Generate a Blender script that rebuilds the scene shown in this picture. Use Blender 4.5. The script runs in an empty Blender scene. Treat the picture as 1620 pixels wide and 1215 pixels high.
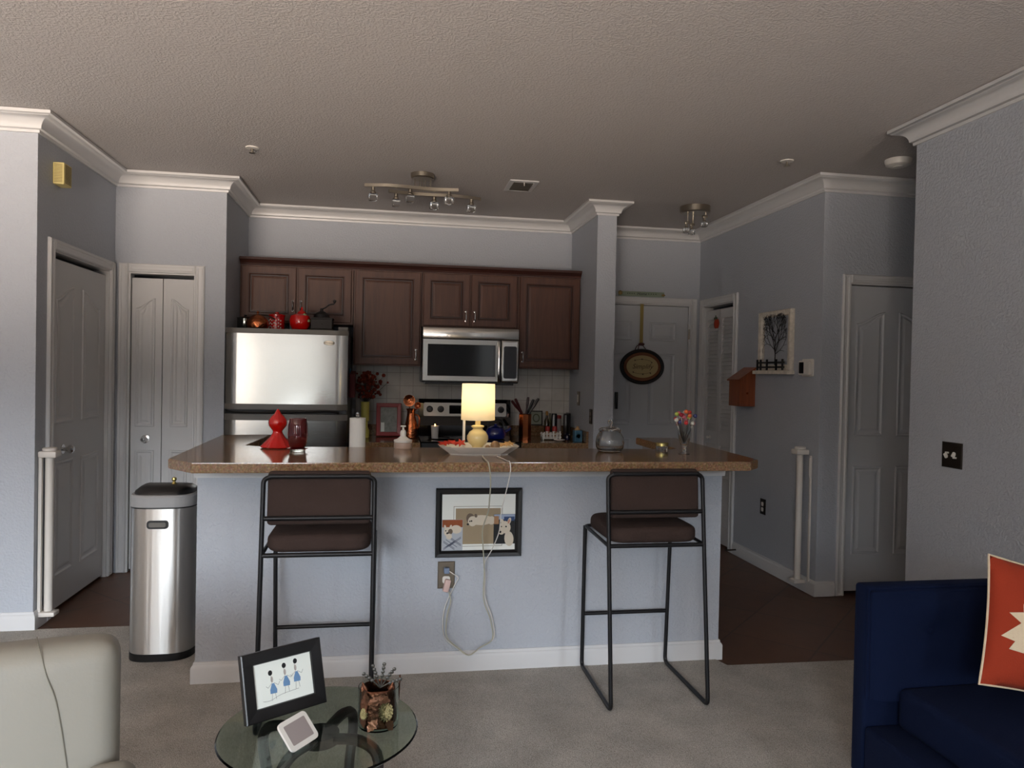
import bpy, bmesh, math, random
from mathutils import Vector, Matrix
R=random.Random(7)
C=bpy.context.scene.collection
PI=math.pi
# ------------------------------------------------------------------ camera
CAMH=1.41465; PITCH=-0.013997; YAW=0.167944; ROLL=0.019776; FPX=1168.165
def lin(c):
    return tuple(((v/255)/12.92 if v/255<=0.04045 else ((v/255+0.055)/1.055)**2.4) for v in c)
cyw,syw=math.cos(YAW),math.sin(YAW); cp_,sp_=math.cos(PITCH),math.sin(PITCH)
fw=Vector((syw*cp_,cyw*cp_,sp_)); rt=Vector((cyw,-syw,0)); up=rt.cross(fw)
r2=math.cos(ROLL)*rt+math.sin(ROLL)*up; u2=-math.sin(ROLL)*rt+math.cos(ROLL)*up
cam=bpy.data.cameras.new('camera'); co=bpy.data.objects.new('camera',cam); C.objects.link(co)
cam.sensor_width=36; cam.lens=36*FPX/1620; cam.clip_start=.05
co.matrix_world=Matrix(((r2.x,u2.x,-fw.x,0),(r2.y,u2.y,-fw.y,0),(r2.z,u2.z,-fw.z,CAMH),(0,0,0,1)))
bpy.context.scene.camera=co
# ------------------------------------------------------------------ materials
def nmat(name):
    m=bpy.data.materials.new(name); m.use_nodes=True
    return m,m.node_tree,m.node_tree.nodes['Principled BSDF']
def mat(name,col,rough=.5,metal=0,bump=0,bscale=200,var=0,vscale=5,spec=None,coat=0,trans=0,ior=1.45,sheen=0,emit=None,estr=0,aniso=0,alpha=1):
    m,t,b=nmat(name); N=t.nodes; L=t.links
    c=lin(col)+(1,)
    b.inputs['Base Color'].default_value=c; b.inputs['Roughness'].default_value=rough; b.inputs['Metallic'].default_value=metal
    if spec is not None: b.inputs['Specular IOR Level'].default_value=spec
    if coat: b.inputs['Coat Weight'].default_value=coat; b.inputs['Coat Roughness'].default_value=.08
    if trans: b.inputs['Transmission Weight'].default_value=trans; b.inputs['IOR'].default_value=ior
    if sheen: b.inputs['Sheen Weight'].default_value=sheen
    if emit: b.inputs['Emission Color'].default_value=lin(emit)+(1,); b.inputs['Emission Strength'].default_value=estr
    if aniso: b.inputs['Anisotropic'].default_value=aniso
    if alpha<1: b.inputs['Alpha'].default_value=alpha
    tc=N.new('ShaderNodeTexCoord')
    if bump:
        n=N.new('ShaderNodeTexNoise'); n.inputs['Scale'].default_value=bscale; n.inputs['Detail'].default_value=3
        bp=N.new('ShaderNodeBump'); bp.inputs['Strength'].default_value=bump; bp.inputs['Distance'].default_value=.01
        L.new(tc.outputs['Object'],n.inputs['Vector']); L.new(n.outputs['Fac'],bp.inputs['Height']); L.new(bp.outputs['Normal'],b.inputs['Normal'])
    if var:
        n=N.new('ShaderNodeTexNoise'); n.inputs['Scale'].default_value=vscale; n.inputs['Detail'].default_value=5
        mx=N.new('ShaderNodeMix'); mx.data_type='RGBA'
        mx.inputs['A'].default_value=tuple(v*(1-var) for v in c[:3])+(1,); mx.inputs['B'].default_value=tuple(min(1,v*(1+var)) for v in c[:3])+(1,)
        L.new(tc.outputs['Object'],n.inputs['Vector']); L.new(n.outputs['Fac'],mx.inputs['Factor']); L.new(mx.outputs['Result'],b.inputs['Base Color'])
    return m
def ramp(t,stops):
    r=t.nodes.new('ShaderNodeValToRGB'); e=r.color_ramp.elements
    e[0].position=stops[0][0]; e[0].color=lin(stops[0][1])+(1,)
    e[1].position=stops[-1][0]; e[1].color=lin(stops[-1][1])+(1,)
    for p,c in stops[1:-1]:
        k=e.new(p); k.color=lin(c)+(1,)
    return r
def wallmat(name,col,bs=60,bd=.004,rough=.55):
    m,t,b=nmat(name); N=t.nodes; L=t.links
    b.inputs['Base Color'].default_value=lin(col)+(1,); b.inputs['Roughness'].default_value=rough
    b.inputs['Specular IOR Level'].default_value=.35
    tc=N.new('ShaderNodeTexCoord'); n=N.new('ShaderNodeTexNoise'); n.inputs['Scale'].default_value=bs; n.inputs['Detail'].default_value=4
    v=N.new('ShaderNodeValToRGB'); v.color_ramp.elements[0].position=.42; v.color_ramp.elements[1].position=.6
    bp=N.new('ShaderNodeBump'); bp.inputs['Strength'].default_value=.6; bp.inputs['Distance'].default_value=bd
    L.new(tc.outputs['Object'],n.inputs['Vector']); L.new(n.outputs['Fac'],v.inputs['Fac']); L.new(v.outputs['Color'],bp.inputs['Height']); L.new(bp.outputs['Normal'],b.inputs['Normal'])
    return m
def woodmat(name,c1,c2,rough=.4,axis='Z',scale=8,coat=.2):
    m,t,b=nmat(name); N=t.nodes; L=t.links
    tc=N.new('ShaderNodeTexCoord'); mp=N.new('ShaderNodeMapping')
    s={'X':(.08,1,1),'Y':(1,.08,1),'Z':(1,1,.08)}[axis]; mp.inputs['Scale'].default_value=s
    n=N.new('ShaderNodeTexNoise'); n.inputs['Scale'].default_value=scale*5; n.inputs['Detail'].default_value=6; n.inputs['Distortion'].default_value=.6
    r=ramp(t,[(.3,c1),(.7,c2)])
    L.new(tc.outputs['Object'],mp.inputs['Vector']); L.new(mp.outputs['Vector'],n.inputs['Vector']); L.new(n.outputs['Fac'],r.inputs['Fac']); L.new(r.outputs['Color'],b.inputs['Base Color'])
    b.inputs['Roughness'].default_value=rough; b.inputs['Coat Weight'].default_value=coat; b.inputs['Coat Roughness'].default_value=.25
    return m
def granitemat(name,rough=.12):
    m,t,b=nmat(name); N=t.nodes; L=t.links
    tc=N.new('ShaderNodeTexCoord'); n=N.new('ShaderNodeTexNoise'); n.inputs['Scale'].default_value=110; n.inputs['Detail'].default_value=6; n.inputs['Roughness'].default_value=.7
    n2=N.new('ShaderNodeTexVoronoi'); n2.inputs['Scale'].default_value=160
    r=ramp(t,[(.3,(92,66,46)),(.45,(128,98,70)),(.6,(160,130,98)),(.75,(196,170,138))])
    mx=N.new('ShaderNodeMix'); mx.data_type='RGBA'; mx.blend_type='MULTIPLY'; mx.inputs['Factor'].default_value=.25
    L.new(tc.outputs['Object'],n.inputs['Vector']); L.new(tc.outputs['Object'],n2.inputs['Vector']); L.new(n.outputs['Fac'],r.inputs['Fac'])
    L.new(r.outputs['Color'],mx.inputs['A']); L.new(n2.outputs['Color'],mx.inputs['B']); L.new(mx.outputs['Result'],b.inputs['Base Color'])
    b.inputs['Roughness'].default_value=rough
    return m
def tilemat(name,c,grout,size,rot=0,rough=.3,var=.08,axes='XY',gw=.012,bump=.3):
    m,t,b=nmat(name); N=t.nodes; L=t.links
    tc=N.new('ShaderNodeTexCoord'); mp=N.new('ShaderNodeMapping'); mp.inputs['Rotation'].default_value=(0,0,rot)
    if axes=='XZ':
        sx=N.new('ShaderNodeSeparateXYZ'); cx=N.new('ShaderNodeCombineXYZ'); L.new(tc.outputs['Object'],sx.inputs[0]); L.new(sx.outputs['X'],cx.inputs['X']); L.new(sx.outputs['Z'],cx.inputs['Y']); L.new(cx.outputs[0],mp.inputs['Vector'])
    else: L.new(tc.outputs['Object'],mp.inputs['Vector'])
    br=N.new('ShaderNodeTexBrick'); br.offset=0; br.inputs['Scale'].default_value=1/size; br.inputs['Brick Width'].default_value=1; br.inputs['Row Height'].default_value=1
    br.inputs['Mortar Size'].default_value=gw; br.inputs['Mortar Smooth'].default_value=.1
    cl=lin(c); br.inputs['Color1'].default_value=tuple(v*(1-var) for v in cl)+(1,); br.inputs['Color2'].default_value=tuple(v*(1+var) for v in cl)+(1,); br.inputs['Mortar'].default_value=lin(grout)+(1,)
    L.new(mp.outputs[0],br.inputs['Vector'])
    n=N.new('ShaderNodeTexNoise'); n.inputs['Scale'].default_value=9; n.inputs['Detail'].default_value=4
    mx=N.new('ShaderNodeMix'); mx.data_type='RGBA'; mx.blend_type='MULTIPLY'; mx.inputs['Factor'].default_value=.35
    rr=ramp(t,[(.3,(190,190,190)),(.7,(255,255,255))]); L.new(tc.outputs['Object'],n.inputs['Vector']); L.new(n.outputs['Fac'],rr.inputs['Fac'])
    L.new(br.outputs['Color'],mx.inputs['A']); L.new(rr.outputs['Color'],mx.inputs['B']); L.new(mx.outputs['Result'],b.inputs['Base Color'])
    bp=N.new('ShaderNodeBump'); bp.inputs['Strength'].default_value=bump; bp.inputs['Distance'].default_value=.002; bp.invert=True
    L.new(br.outputs['Fac'],bp.inputs['Height']); L.new(bp.outputs['Normal'],b.inputs['Normal']); b.inputs['Roughness'].default_value=rough
    return m
def carpetmat():
    m,t,b=nmat('carpet_pile'); N=t.nodes; L=t.links
    tc=N.new('ShaderNodeTexCoord'); n=N.new('ShaderNodeTexNoise'); n.inputs['Scale'].default_value=260; n.inputs['Detail'].default_value=3
    n2=N.new('ShaderNodeTexNoise'); n2.inputs['Scale'].default_value=5; n2.inputs['Detail'].default_value=3
    r=ramp(t,[(.3,(158,152,143)),(.7,(216,211,202))]); r2_=ramp(t,[(.3,(226,226,226)),(.7,(255,255,255))])
    mx=N.new('ShaderNodeMix'); mx.data_type='RGBA'; mx.blend_type='MULTIPLY'; mx.inputs['Factor'].default_value=1
    L.new(tc.outputs['Object'],n.inputs['Vector']); L.new(tc.outputs['Object'],n2.inputs['Vector']); L.new(n.outputs['Fac'],r.inputs['Fac']); L.new(n2.outputs['Fac'],r2_.inputs['Fac'])
    L.new(r.outputs['Color'],mx.inputs['A']); L.new(r2_.outputs['Color'],mx.inputs['B']); L.new(mx.outputs['Result'],b.inputs['Base Color'])
    bp=N.new('ShaderNodeBump'); bp.inputs['Strength'].default_value=1; bp.inputs['Distance'].default_value=.008
    L.new(n.outputs['Fac'],bp.inputs['Height']); L.new(bp.outputs['Normal'],b.inputs['Normal']); b.inputs['Roughness'].default_value=1; b.inputs['Specular IOR Level'].default_value=.1
    return m
def brushed(name,col,rough=.22,axis='X',bump=.05):
    m,t,b=nmat(name); N=t.nodes; L=t.links
    b.inputs['Base Color'].default_value=lin(col)+(1,); b.inputs['Metallic'].default_value=1; b.inputs['Roughness'].default_value=rough
    tc=N.new('ShaderNodeTexCoord'); mp=N.new('ShaderNodeMapping'); mp.inputs['Scale'].default_value={'X':(.5,60,60),'Z':(5,5,.12)}[axis]
    n=N.new('ShaderNodeTexNoise'); n.inputs['Scale'].default_value=6; n.inputs['Detail'].default_value=2
    bp=N.new('ShaderNodeBump'); bp.inputs['Strength'].default_value=bump; bp.inputs['Distance'].default_value=.002
    L.new(tc.outputs['Object'],mp.inputs['Vector']); L.new(mp.outputs[0],n.inputs['Vector']); L.new(n.outputs['Fac'],bp.inputs['Height']); L.new(bp.outputs['Normal'],b.inputs['Normal'])
    return m
M={}
M['wall']=wallmat('painted_wall',(178,183,191),bs=75,bd=.0025)
M['ceiling']=wallmat('textured_ceiling',(192,187,184),bs=95,bd=.003,rough=.85)
M['trim']=mat('white_trim_paint',(208,208,208),.35)
M['door']=mat('white_door_paint',(200,200,200),.4,bump=.05,bscale=300)
M['doorg']=mat('grey_door_paint',(192,195,199),.4)
M['carpet']=carpetmat()
M['tile']=tilemat('brown_floor_tile',(94,63,44),(72,51,38),.45,rot=PI/4,rough=.42)
M['splash']=tilemat('white_wall_tile',(208,205,198),(168,163,155),.108,axes='XZ',rough=.25,gw=.02,var=.03)
M['wood']=woodmat('cherry_wood',(72,42,29),(92,56,40),rough=.5,coat=.04)
M['wooddk']=mat('dark_wood_glaze',(48,22,16),.4)
M['crownwood']=woodmat('crown_wood',(50,22,14),(66,30,20),axis='X',coat=.0,rough=.6)
M['granite']=granitemat('speckled_brown_laminate')
M['steel']=brushed('brushed_steel',(184,182,177),.16)
M['steelz']=brushed('trash_can_steel',(196,194,190),.36,'Z',.5)
M['steelz'].node_tree.nodes['Principled BSDF'].inputs['Anisotropic'].default_value=.93
M['steelz'].node_tree.nodes['Principled BSDF'].inputs['Anisotropic Rotation'].default_value=.25
M['chrome']=mat('chrome',(220,220,220),.12,1)
M['nickel']=mat('brushed_nickel',(172,164,150),.3,1)
M['black']=mat('black_plastic',(14,14,15),.35)
M['blackm']=mat('black_metal',(20,20,23),.45,.3)
M['glassblk']=mat('black_glass',(8,8,10),.06,coat=.5)
M['grey']=mat('dark_grey_plastic',(96,92,86),.4)
M['fridgeside']=mat('dark_fridge_side',(44,44,48),.45)
M['glass']=mat('clear_glass',(250,252,252),.03,trans=1,ior=1.45)
M['thin']=mat('thin_glass',(240,248,246),.05,trans=1,ior=1.1)
M['tabletop']=mat('greenish_table_glass',(205,225,215),.03,trans=1,ior=1.3)
M['redgl']=mat('red_glossy_glass',(196,14,10),.12,coat=.6)
M['redcl']=mat('dark_red_glass',(84,3,6),.1,trans=.2,coat=.5)
M['red']=mat('red_ceramic',(178,14,14),.18,coat=.5)
M['copper']=mat('hammered_copper',(190,112,72),.22,1,bump=.5,bscale=60)
M['copper2']=mat('copper',(184,106,66),.2,1)
M['bronze']=mat('bronze_metal',(96,62,46),.32,.9,bump=.5,bscale=70,var=.3,vscale=30)
M['gold']=mat('champagne_glitter',(190,178,130),.35,.6,bump=1,bscale=220)
M['goldlid']=mat('gold_lid',(196,180,112),.25,.9)
M['white']=mat('white_plastic',(226,222,214),.35)
M['gatew']=mat('gate_white',(214,208,200),.4)
M['paper']=mat('paper_towel',(240,238,232),.9,bump=.2,bscale=150)
M['cream']=mat('cream_ceramic',(222,200,140),.2,coat=.4)
M['shade']=None
M['chime']=mat('yellowed_plastic',(206,190,126),.5)
M['suede']=mat('brown_suede',(63,51,47),.95,bump=.2,bscale=120,var=.18,vscale=9,spec=.15)
M['leather']=mat('beige_leather',(140,137,127),.5,bump=.04,bscale=140)
M['navy']=mat('navy_velvet',(9,21,48),.95,bump=.15,bscale=200,var=.15,vscale=6,spec=.15)
M['orange']=mat('orange_fabric',(156,50,20),.9,bump=.25,bscale=350)
M['leafcream']=mat('cream_applique',(226,208,178),.8,bump=.4,bscale=120)
M['mailwood']=woodmat('orange_brown_wood',(120,58,28),(146,76,40))
M['yellowp']=mat('yellow_ceramic',(190,182,90),.4)
M['drywood']=mat('light_wood',(196,158,110),.5,var=.15,vscale=30)
M['blue']=mat('blue_enamel',(18,30,110),.12,coat=.6)
M['bluejar']=mat('teal_blue_ceramic',(56,104,130),.35,bump=.2,bscale=60)
M['mat']=mat('white_mat_board',(232,234,228),.8)
M['ivory']=mat('ivory_cord',(170,168,150),.5)
M['dark']=mat('dark_brown_wood',(24,15,12),.6)
M['mirrorblk']=mat('tinted_oven_glass',(16,19,22),.08,spec=.35)
M['pewter']=mat('pewter_plate',(132,122,108),.35,.8)
M['dkplate']=mat('dark_bronze_plate',(44,38,32),.4,.6)
def pm(name,col,rough=.7):
    if name not in M: M[name]=mat(name,col,rough)
    return M[name]
# lamp shade: cloth that lets bulb light through
m,t,b=nmat('cream_lampshade_cloth'); N=t.nodes; L=t.links
tr=N.new('ShaderNodeBsdfTranslucent'); tr.inputs['Color'].default_value=lin((255,250,236))+(1,)
b.inputs['Base Color'].default_value=lin((248,243,228))+(1,); b.inputs['Roughness'].default_value=.9
ms=N.new('ShaderNodeMixShader'); ms.inputs[0].default_value=.55
L.new(b.outputs[0],ms.inputs[1]); L.new(tr.outputs[0],ms.inputs[2]); L.new(ms.outputs[0],N['Material Output'].inputs['Surface'])
M['shade']=m
M['bulb']=mat('lit_bulb',(255,230,180),.5,emit=(255,214,140),estr=4)
M['flame']=mat('candle_flame',(255,220,150),.5,emit=(255,190,110),estr=12)
# ------------------------------------------------------------------ mesh helpers
def B(): return bmesh.new()
def fin(g,bm):  # merge a small bmesh g into bm
    me=bpy.data.meshes.new('tmp'); g.to_mesh(me); g.free(); bm.from_mesh(me); bpy.data.meshes.remove(me)
def box(bm,x0,x1,y0,y1,z0,z1,bev=0,seg=2,mx=None):
    g=B(); bmesh.ops.create_cube(g,size=1)
    for v in g.verts: v.co=Vector((x0+(x1-x0)*(v.co.x+.5),y0+(y1-y0)*(v.co.y+.5),z0+(z1-z0)*(v.co.z+.5)))
    if bev: bmesh.ops.bevel(g,geom=g.edges[:],offset=bev,segments=seg,affect='EDGES',profile=.5)
    if mx is not None: g.transform(mx)
    fin(g,bm); return bm
def lathe(bm,prof,c=(0,0,0),seg=32,mx=None,sx=1,sy=1,ripple=None):
    g=B(); rings=[]
    for r,z in prof:
        if r<1e-6: rings.append([g.verts.new((0,0,z))])
        else:
            ring=[]
            for i in range(seg):
                a=2*PI*i/seg; k=1+(ripple(a,r,z) if ripple else 0); ring.append(g.verts.new((r*k*math.cos(a)*sx,r*k*math.sin(a)*sy,z)))
            rings.append(ring)
    for a,b_ in zip(rings,rings[1:]):
        if len(a)==1 and len(b_)==1: continue
        for i in range(seg):
            j=(i+1)%seg
            if len(a)==1: g.faces.new((a[0],b_[j],b_[i]))
            elif len(b_)==1: g.faces.new((a[i],a[j],b_[0]))
            else: g.faces.new((a[i],a[j],b_[j],b_[i]))
    if len(rings[0])>1: g.faces.new(rings[0][::-1])
    if len(rings[-1])>1: g.faces.new(rings[-1])
    bmesh.ops.recalc_face_normals(g,faces=g.faces[:])
    g.transform(Matrix.Translation(c)@(mx or Matrix()))
    fin(g,bm); return bm
def smooth(pts,n=6):
    P=[Vector(p) for p in pts]; out=[]
    for i in range(len(P)-1):
        a=P[max(i-1,0)];b_=P[i];c=P[i+1];d=P[min(i+2,len(P)-1)]
        for k in range(n):
            t=k/n; out.append(.5*((2*b_)+(c-a)*t+(2*a-5*b_+4*c-d)*t*t+(3*b_-a-3*c+d)*t**3))
    out.append(P[-1]); return out
def tube(bm,pts,r,seg=8,closed=False,rr=None):
    P=[Vector(p) for p in pts]; n=len(P); g=B(); rings=[]; ref=None
    for i,p in enumerate(P):
        if closed: t=(P[(i+1)%n]-P[i-1]).normalized()
        else: t=(P[min(i+1,n-1)]-P[max(i-1,0)]).normalized()
        if ref is None: ref=Vector((0,0,1)) if abs(t.z)<.9 else Vector((1,0,0))
        u=t.cross(ref)
        if u.length<1e-4: u=t.cross(Vector((0,1,0)))
        u.normalize(); w=t.cross(u).normalized(); ref=u.cross(t)
        rad=rr[i] if rr else r
        rings.append([g.verts.new(p+u*rad*math.cos(2*PI*k/seg)+w*rad*math.sin(2*PI*k/seg)) for k in range(seg)])
    m_=n if closed else n-1
    for i in range(m_):
        a=rings[i];b_=rings[(i+1)%n]
        for k in range(seg): g.faces.new((a[k],a[(k+1)%seg],b_[(k+1)%seg],b_[k]))
    if not closed: g.faces.new(rings[0][::-1]); g.faces.new(rings[-1])
    bmesh.ops.recalc_face_normals(g,faces=g.faces[:]); fin(g,bm); return bm
def fillet(pts,r,n=5):  # round the corners of a polyline
    P=[Vector(p) for p in pts]; out=[P[0]]
    for a,b_,c in zip(P,P[1:],P[2:]):
        d1=(a-b_).normalized(); d2=(c-b_).normalized(); rr=min(r,(a-b_).length/2,(c-b_).length/2)
        for k in range(n+1):
            t=k/n; p=(b_+d1*rr)*(1-t)**2+b_*2*t*(1-t)+(b_+d2*rr)*t*t; out.append(p)
    out.append(P[-1]); return out
def prism(bm,poly,h,mx=None,z0=0,bev=0):
    g=B(); vs=[g.verts.new((x,y,z0)) for x,y in poly]; f=g.faces.new(vs)
    e=bmesh.ops.extrude_face_region(g,geom=[f]); 
    for v in e['geom']:
        if isinstance(v,bmesh.types.BMVert): v.co.z+=h
    bmesh.ops.recalc_face_normals(g,faces=g.faces[:])
    if bev: bmesh.ops.bevel(g,geom=g.edges[:],offset=bev,segments=2,affect='EDGES')
    if mx is not None: g.transform(mx)
    fin(g,bm); return bm
def ell(bm,c,rx,ry,rz,seg=20,mx=None,ico=False):
    g=B(); bmesh.ops.create_uvsphere(g,u_segments=seg,v_segments=max(6,seg//2),radius=1)
    g.transform(Matrix.Translation(c)@(mx or Matrix())@Matrix.Diagonal((rx,ry,rz,1))); fin(g,bm); return bm
def ellpoly(cx,cy,rx,ry,n=24,a0=0): return [(cx+rx*math.cos(a0+2*PI*i/n),cy+ry*math.sin(a0+2*PI*i/n)) for i in range(n)]
def rrect(x0,x1,y0,y1,r,n=5):
    out=[]
    for cx,cy,a in ((x1-r,y0+r,-PI/2),(x1-r,y1-r,0),(x0+r,y1-r,PI/2),(x0+r,y0+r,PI)):
        for k in range(n+1): out.append((cx+r*math.cos(a+PI/2*k/n),cy+r*math.sin(a+PI/2*k/n)))
    return out
def inset(poly,d):
    n=len(poly); out=[]
    area=sum(poly[i][0]*poly[(i+1)%n][1]-poly[(i+1)%n][0]*poly[i][1] for i in range(n)); s=1 if area>0 else -1
    for i in range(n):
        a=Vector(poly[i-1]);b_=Vector(poly[i]);c=Vector(poly[(i+1)%n])
        e1=(b_-a).normalized();e2=(c-b_).normalized(); n1=Vector((-e1.y,e1.x))*s;n2=Vector((-e2.y,e2.x))*s
        k=n1+n2; k=k/max(.3,k.dot(n1)) ; out.append(tuple(b_+k*d))
    return out
def rings2(bm,poly,prof,mx=None,cap=True):
    """concentric rings: prof = (inset, height) pairs"""
    g=B(); rs=[]
    for d,h in prof:
        q=inset(poly,d) if d else poly
        rs.append([g.verts.new((x,y,h)) for x,y in q])
    n=len(poly)
    for a,b_ in zip(rs,rs[1:]):
        for i in range(n): g.faces.new((a[i],a[(i+1)%n],b_[(i+1)%n],b_[i]))
    if cap: g.faces.new(rs[-1])
    bmesh.ops.recalc_face_normals(g,faces=g.faces[:])
    if mx is not None: g.transform(mx)
    fin(g,bm); return bm
def sweep(bm,path,prof,closed=False):
    """prof (out, z) swept along horizontal path; out = to the left of travel"""
    P=[Vector(p) for p in path]; n=len(P); g=B(); rs=[]
    for i,p in enumerate(P):
        d1=(p-P[i-1]).normalized() if (i>0 or closed) else None
        d2=(P[(i+1)%n]-p).normalized() if (i<n-1 or closed) else None
        if d1 is None: nn=Vector((-d2.y,d2.x))
        elif d2 is None: nn=Vector((-d1.y,d1.x))
        else:
            a=Vector((-d1.y,d1.x)); b_=Vector((-d2.y,d2.x)); k=a+b_; nn=k/k.dot(a)
        rs.append([g.verts.new((p.x+nn.x*o,p.y+nn.y*o,z)) for o,z in prof])
    m_=len(prof)
    for i in range(n if closed else n-1):
        a=rs[i];b_=rs[(i+1)%n]
        for k in range(m_): g.faces.new((a[k],a[(k+1)%m_],b_[(k+1)%m_],b_[k]))
    if not closed: g.faces.new(rs[0]); g.faces.new(rs[-1][::-1])
    bmesh.ops.recalc_face_normals(g,faces=g.faces[:]); fin(g,bm); return bm
# planes: local (u,v,out) -> world
def PY(y,flip=1): # wall facing -Y : u=x, v=z, out=-y
    return Matrix(((1,0,0,0),(0,0,-1,y),(0,1,0,0),(0,0,0,1)))
def PXm(x): # wall facing -X : u=-y? keep u=y ; out=-x
    return Matrix(((0,0,-1,x),(1,0,0,0),(0,1,0,0),(0,0,0,1)))
def PXp(x): # facing +X
    return Matrix(((0,0,1,x),(1,0,0,0),(0,1,0,0),(0,0,0,1)))
ROOT={}
def obj(name,bm,m,parent=None,local=False,sm=True,ang=.6):
    if parent is not None and not local:
        bm.transform(ROOT[parent.name].inverted())
    bmesh.ops.recalc_face_normals(bm,faces=bm.faces[:])
    me=bpy.data.meshes.new(name); bm.to_mesh(me); bm.free()
    if m is not None: me.materials.append(M[m] if isinstance(m,str) else m)
    if sm:
        for p in me.polygons: p.use_smooth=True
        me.set_sharp_from_angle(angle=ang)
    o=bpy.data.objects.new(name,me); C.objects.link(o)
    if parent is not None:
        o.parent=parent; ROOT[o.name]=ROOT[parent.name]
    else: ROOT[o.name]=Matrix()
    return o
def tag(o,label,cat,group=None):
    o['label']=label; o['category']=cat
    if group: o['group']=group
    return o
def thing(name,label,cat,loc=(0,0,0),rz=0,group=None):
    o=bpy.data.objects.new(name,None); C.objects.link(o); o.empty_display_size=.05
    o.location=loc; o.rotation_euler=(0,0,rz); ROOT[o.name]=Matrix.Translation(loc)@Matrix.Rotation(rz,4,'Z')
    return tag(o,label,cat,group)
def struct(name,bm=None,m=None,parent=None,sm=False,loc=None):
    if bm is None:
        o=bpy.data.objects.new(name,None); C.objects.link(o); o.location=loc or (0,0,0); ROOT[o.name]=Matrix.Translation(loc or (0,0,0))
    else: o=obj(name,bm,m,parent,sm=sm)
    o['kind']='structure'; return o
def copytree(o,loc,rz=None,label=None):
    r=o.copy(); C.objects.link(r); r.location=loc
    if rz is not None: r.rotation_euler=(0,0,rz)
    if label: r['label']=label
    for ch in list(o.children):
        c=ch.copy(); C.objects.link(c); c.parent=r
        for g in list(ch.children):
            d=g.copy(); C.objects.link(d); d.parent=c
    return r
def text(s,size,mx,m,parent,name,depth=.0006,shear=0):
    cu=bpy.data.curves.new('t','FONT'); cu.body=s; cu.size=size; cu.align_x='CENTER'; cu.align_y='CENTER'; cu.extrude=depth; cu.shear=shear; cu.resolution_u=3
    to=bpy.data.objects.new('t',cu); C.objects.link(to); dg=bpy.context.evaluated_depsgraph_get()
    me=bpy.data.meshes.new_from_object(to.evaluated_get(dg)); bpy.data.objects.remove(to)
    g=B(); g.from_mesh(me); bpy.data.meshes.remove(me); g.transform(mx)
    return obj(name,g,m,parent,sm=False)
# ------------------------------------------------------------------ room numbers
CZ=2.73; ZB=.885
XL=-1.832; YL=4.27; YC=5.404; XK=-1.116; YK=6.226; XP=1.558; XP2=1.708; YP=5.438; YE=6.315; XR=2.775; YD=4.393; XN=2.669; YN=3.42
WX0=-6.2; WY0=-2.6; HX=4.6
# walls -------------------------------------------------------------
def wallbox(name,*bs):
    bm=B()
    for b_ in bs: box(bm,*b_)
    return struct(name,bm,'wall')
Z0=-.02; Z1=CZ+.02
wallbox('wall_left',(WX0-.1,XL,YL,YL+.12,Z0,Z1))
# side wall with closet door opening y 4.455..5.31 z<2.045
wallbox('wall_closet_side',(XL-.1,XL,YL+.12,4.455,Z0,Z1),(XL-.1,XL,5.31,YC+.1,Z0,Z1),(XL-.1,XL,4.455,5.31,2.05,Z1))
wallbox('wall_closet_back',(XL,-1.745,YC,YC+.1,Z0,Z1),(-1.312,XK,YC,YC+.1,Z0,Z1),(-1.745,-1.312,YC,YC+.1,2.055,Z1))
wallbox('wall_fridge_side',(XK-.1,XK,YC+.1,YK,Z0,Z1))
wallbox('wall_kitchen',(XK-.1,XP2,YK,YK+.1,Z0,Z1))
wallbox('wall_pillar',(XP,XP2,YP,YK,Z0,Z1))
wallbox('wall_entry',(XP2,1.77,YE,YE+.1,Z0,Z1),(2.69,XR,YE,YE+.1,Z0,Z1),(1.77,2.69,YE,YE+.1,2.06,Z1))
wallbox('wall_right',(XR,XR+.1,YD+.1,5.62,Z0,Z1),(XR,XR+.1,6.205,YE+.1,Z0,Z1),(XR,XR+.1,5.62,6.205,2.04,Z1))
wallbox('wall_hall',(XR,2.97,YD,YD+.1,Z0,Z1),(3.64,HX,YD,YD+.1,Z0,Z1),(2.97,3.64,YD,YD+.1,2.05,Z1))
wallbox('wall_near_right',(XN,XN+.12,WY0,YN,Z0,Z1),(XN+.12,HX,YN-.12,YN,Z0,Z1))
wallbox('wall_hall_end',(HX,HX+.1,YN-.12,YD+.1,Z0,Z1))
wallbox('wall_far_left',(WX0-.1,WX0,WY0-.1,YL,Z0,Z1))
# rear wall (behind the camera) with two windows
WA=(-3.8,-.65,.45,2.3); WB=(1.72,2.12,.75,2.2)
wallbox('wall_rear',(WX0,WA[0],WY0-.12,WY0,Z0,Z1),(WA[1],WB[0],WY0-.12,WY0,Z0,Z1),(WB[1],XN+.12,WY0-.12,WY0,Z0,Z1),
 (WA[0],WA[1],WY0-.12,WY0,Z0,WA[2]),(WA[0],WA[1],WY0-.12,WY0,WA[3],Z1),(WB[0],WB[1],WY0-.12,WY0,Z0,WB[2]),(WB[0],WB[1],WY0-.12,WY0,WB[3],Z1))
for n,(a,b_,c,d) in (('window_1',WA),('window_2',WB)):
    w=struct(n,loc=((a+b_)/2,WY0-.06,c))
    bm=B(); f=.05
    box(bm,a,b_,WY0-.09,WY0-.04,c,c+f); box(bm,a,b_,WY0-.09,WY0-.04,d-f,d); box(bm,a,a+f,WY0-.09,WY0-.04,c+f,d-f); box(bm,b_-f,b_,WY0-.09,WY0-.04,c+f,d-f)
    if n=='window_1': 
        box(bm,(a+b_)/2-.03,(a+b_)/2+.03,WY0-.09,WY0-.04,c+f,d-f)
    obj('window_frame',bm,'trim',w,sm=False)
# unseen wall added outside the big window to block slanting daylight from the left
bm=B(); box(bm,-3.95,-3.8,WY0-5,WY0-.13,-.05,2.9); struct('wall_light_blocker',bm,mat('blocker_dark_grey',(74,72,68),.9))
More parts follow.
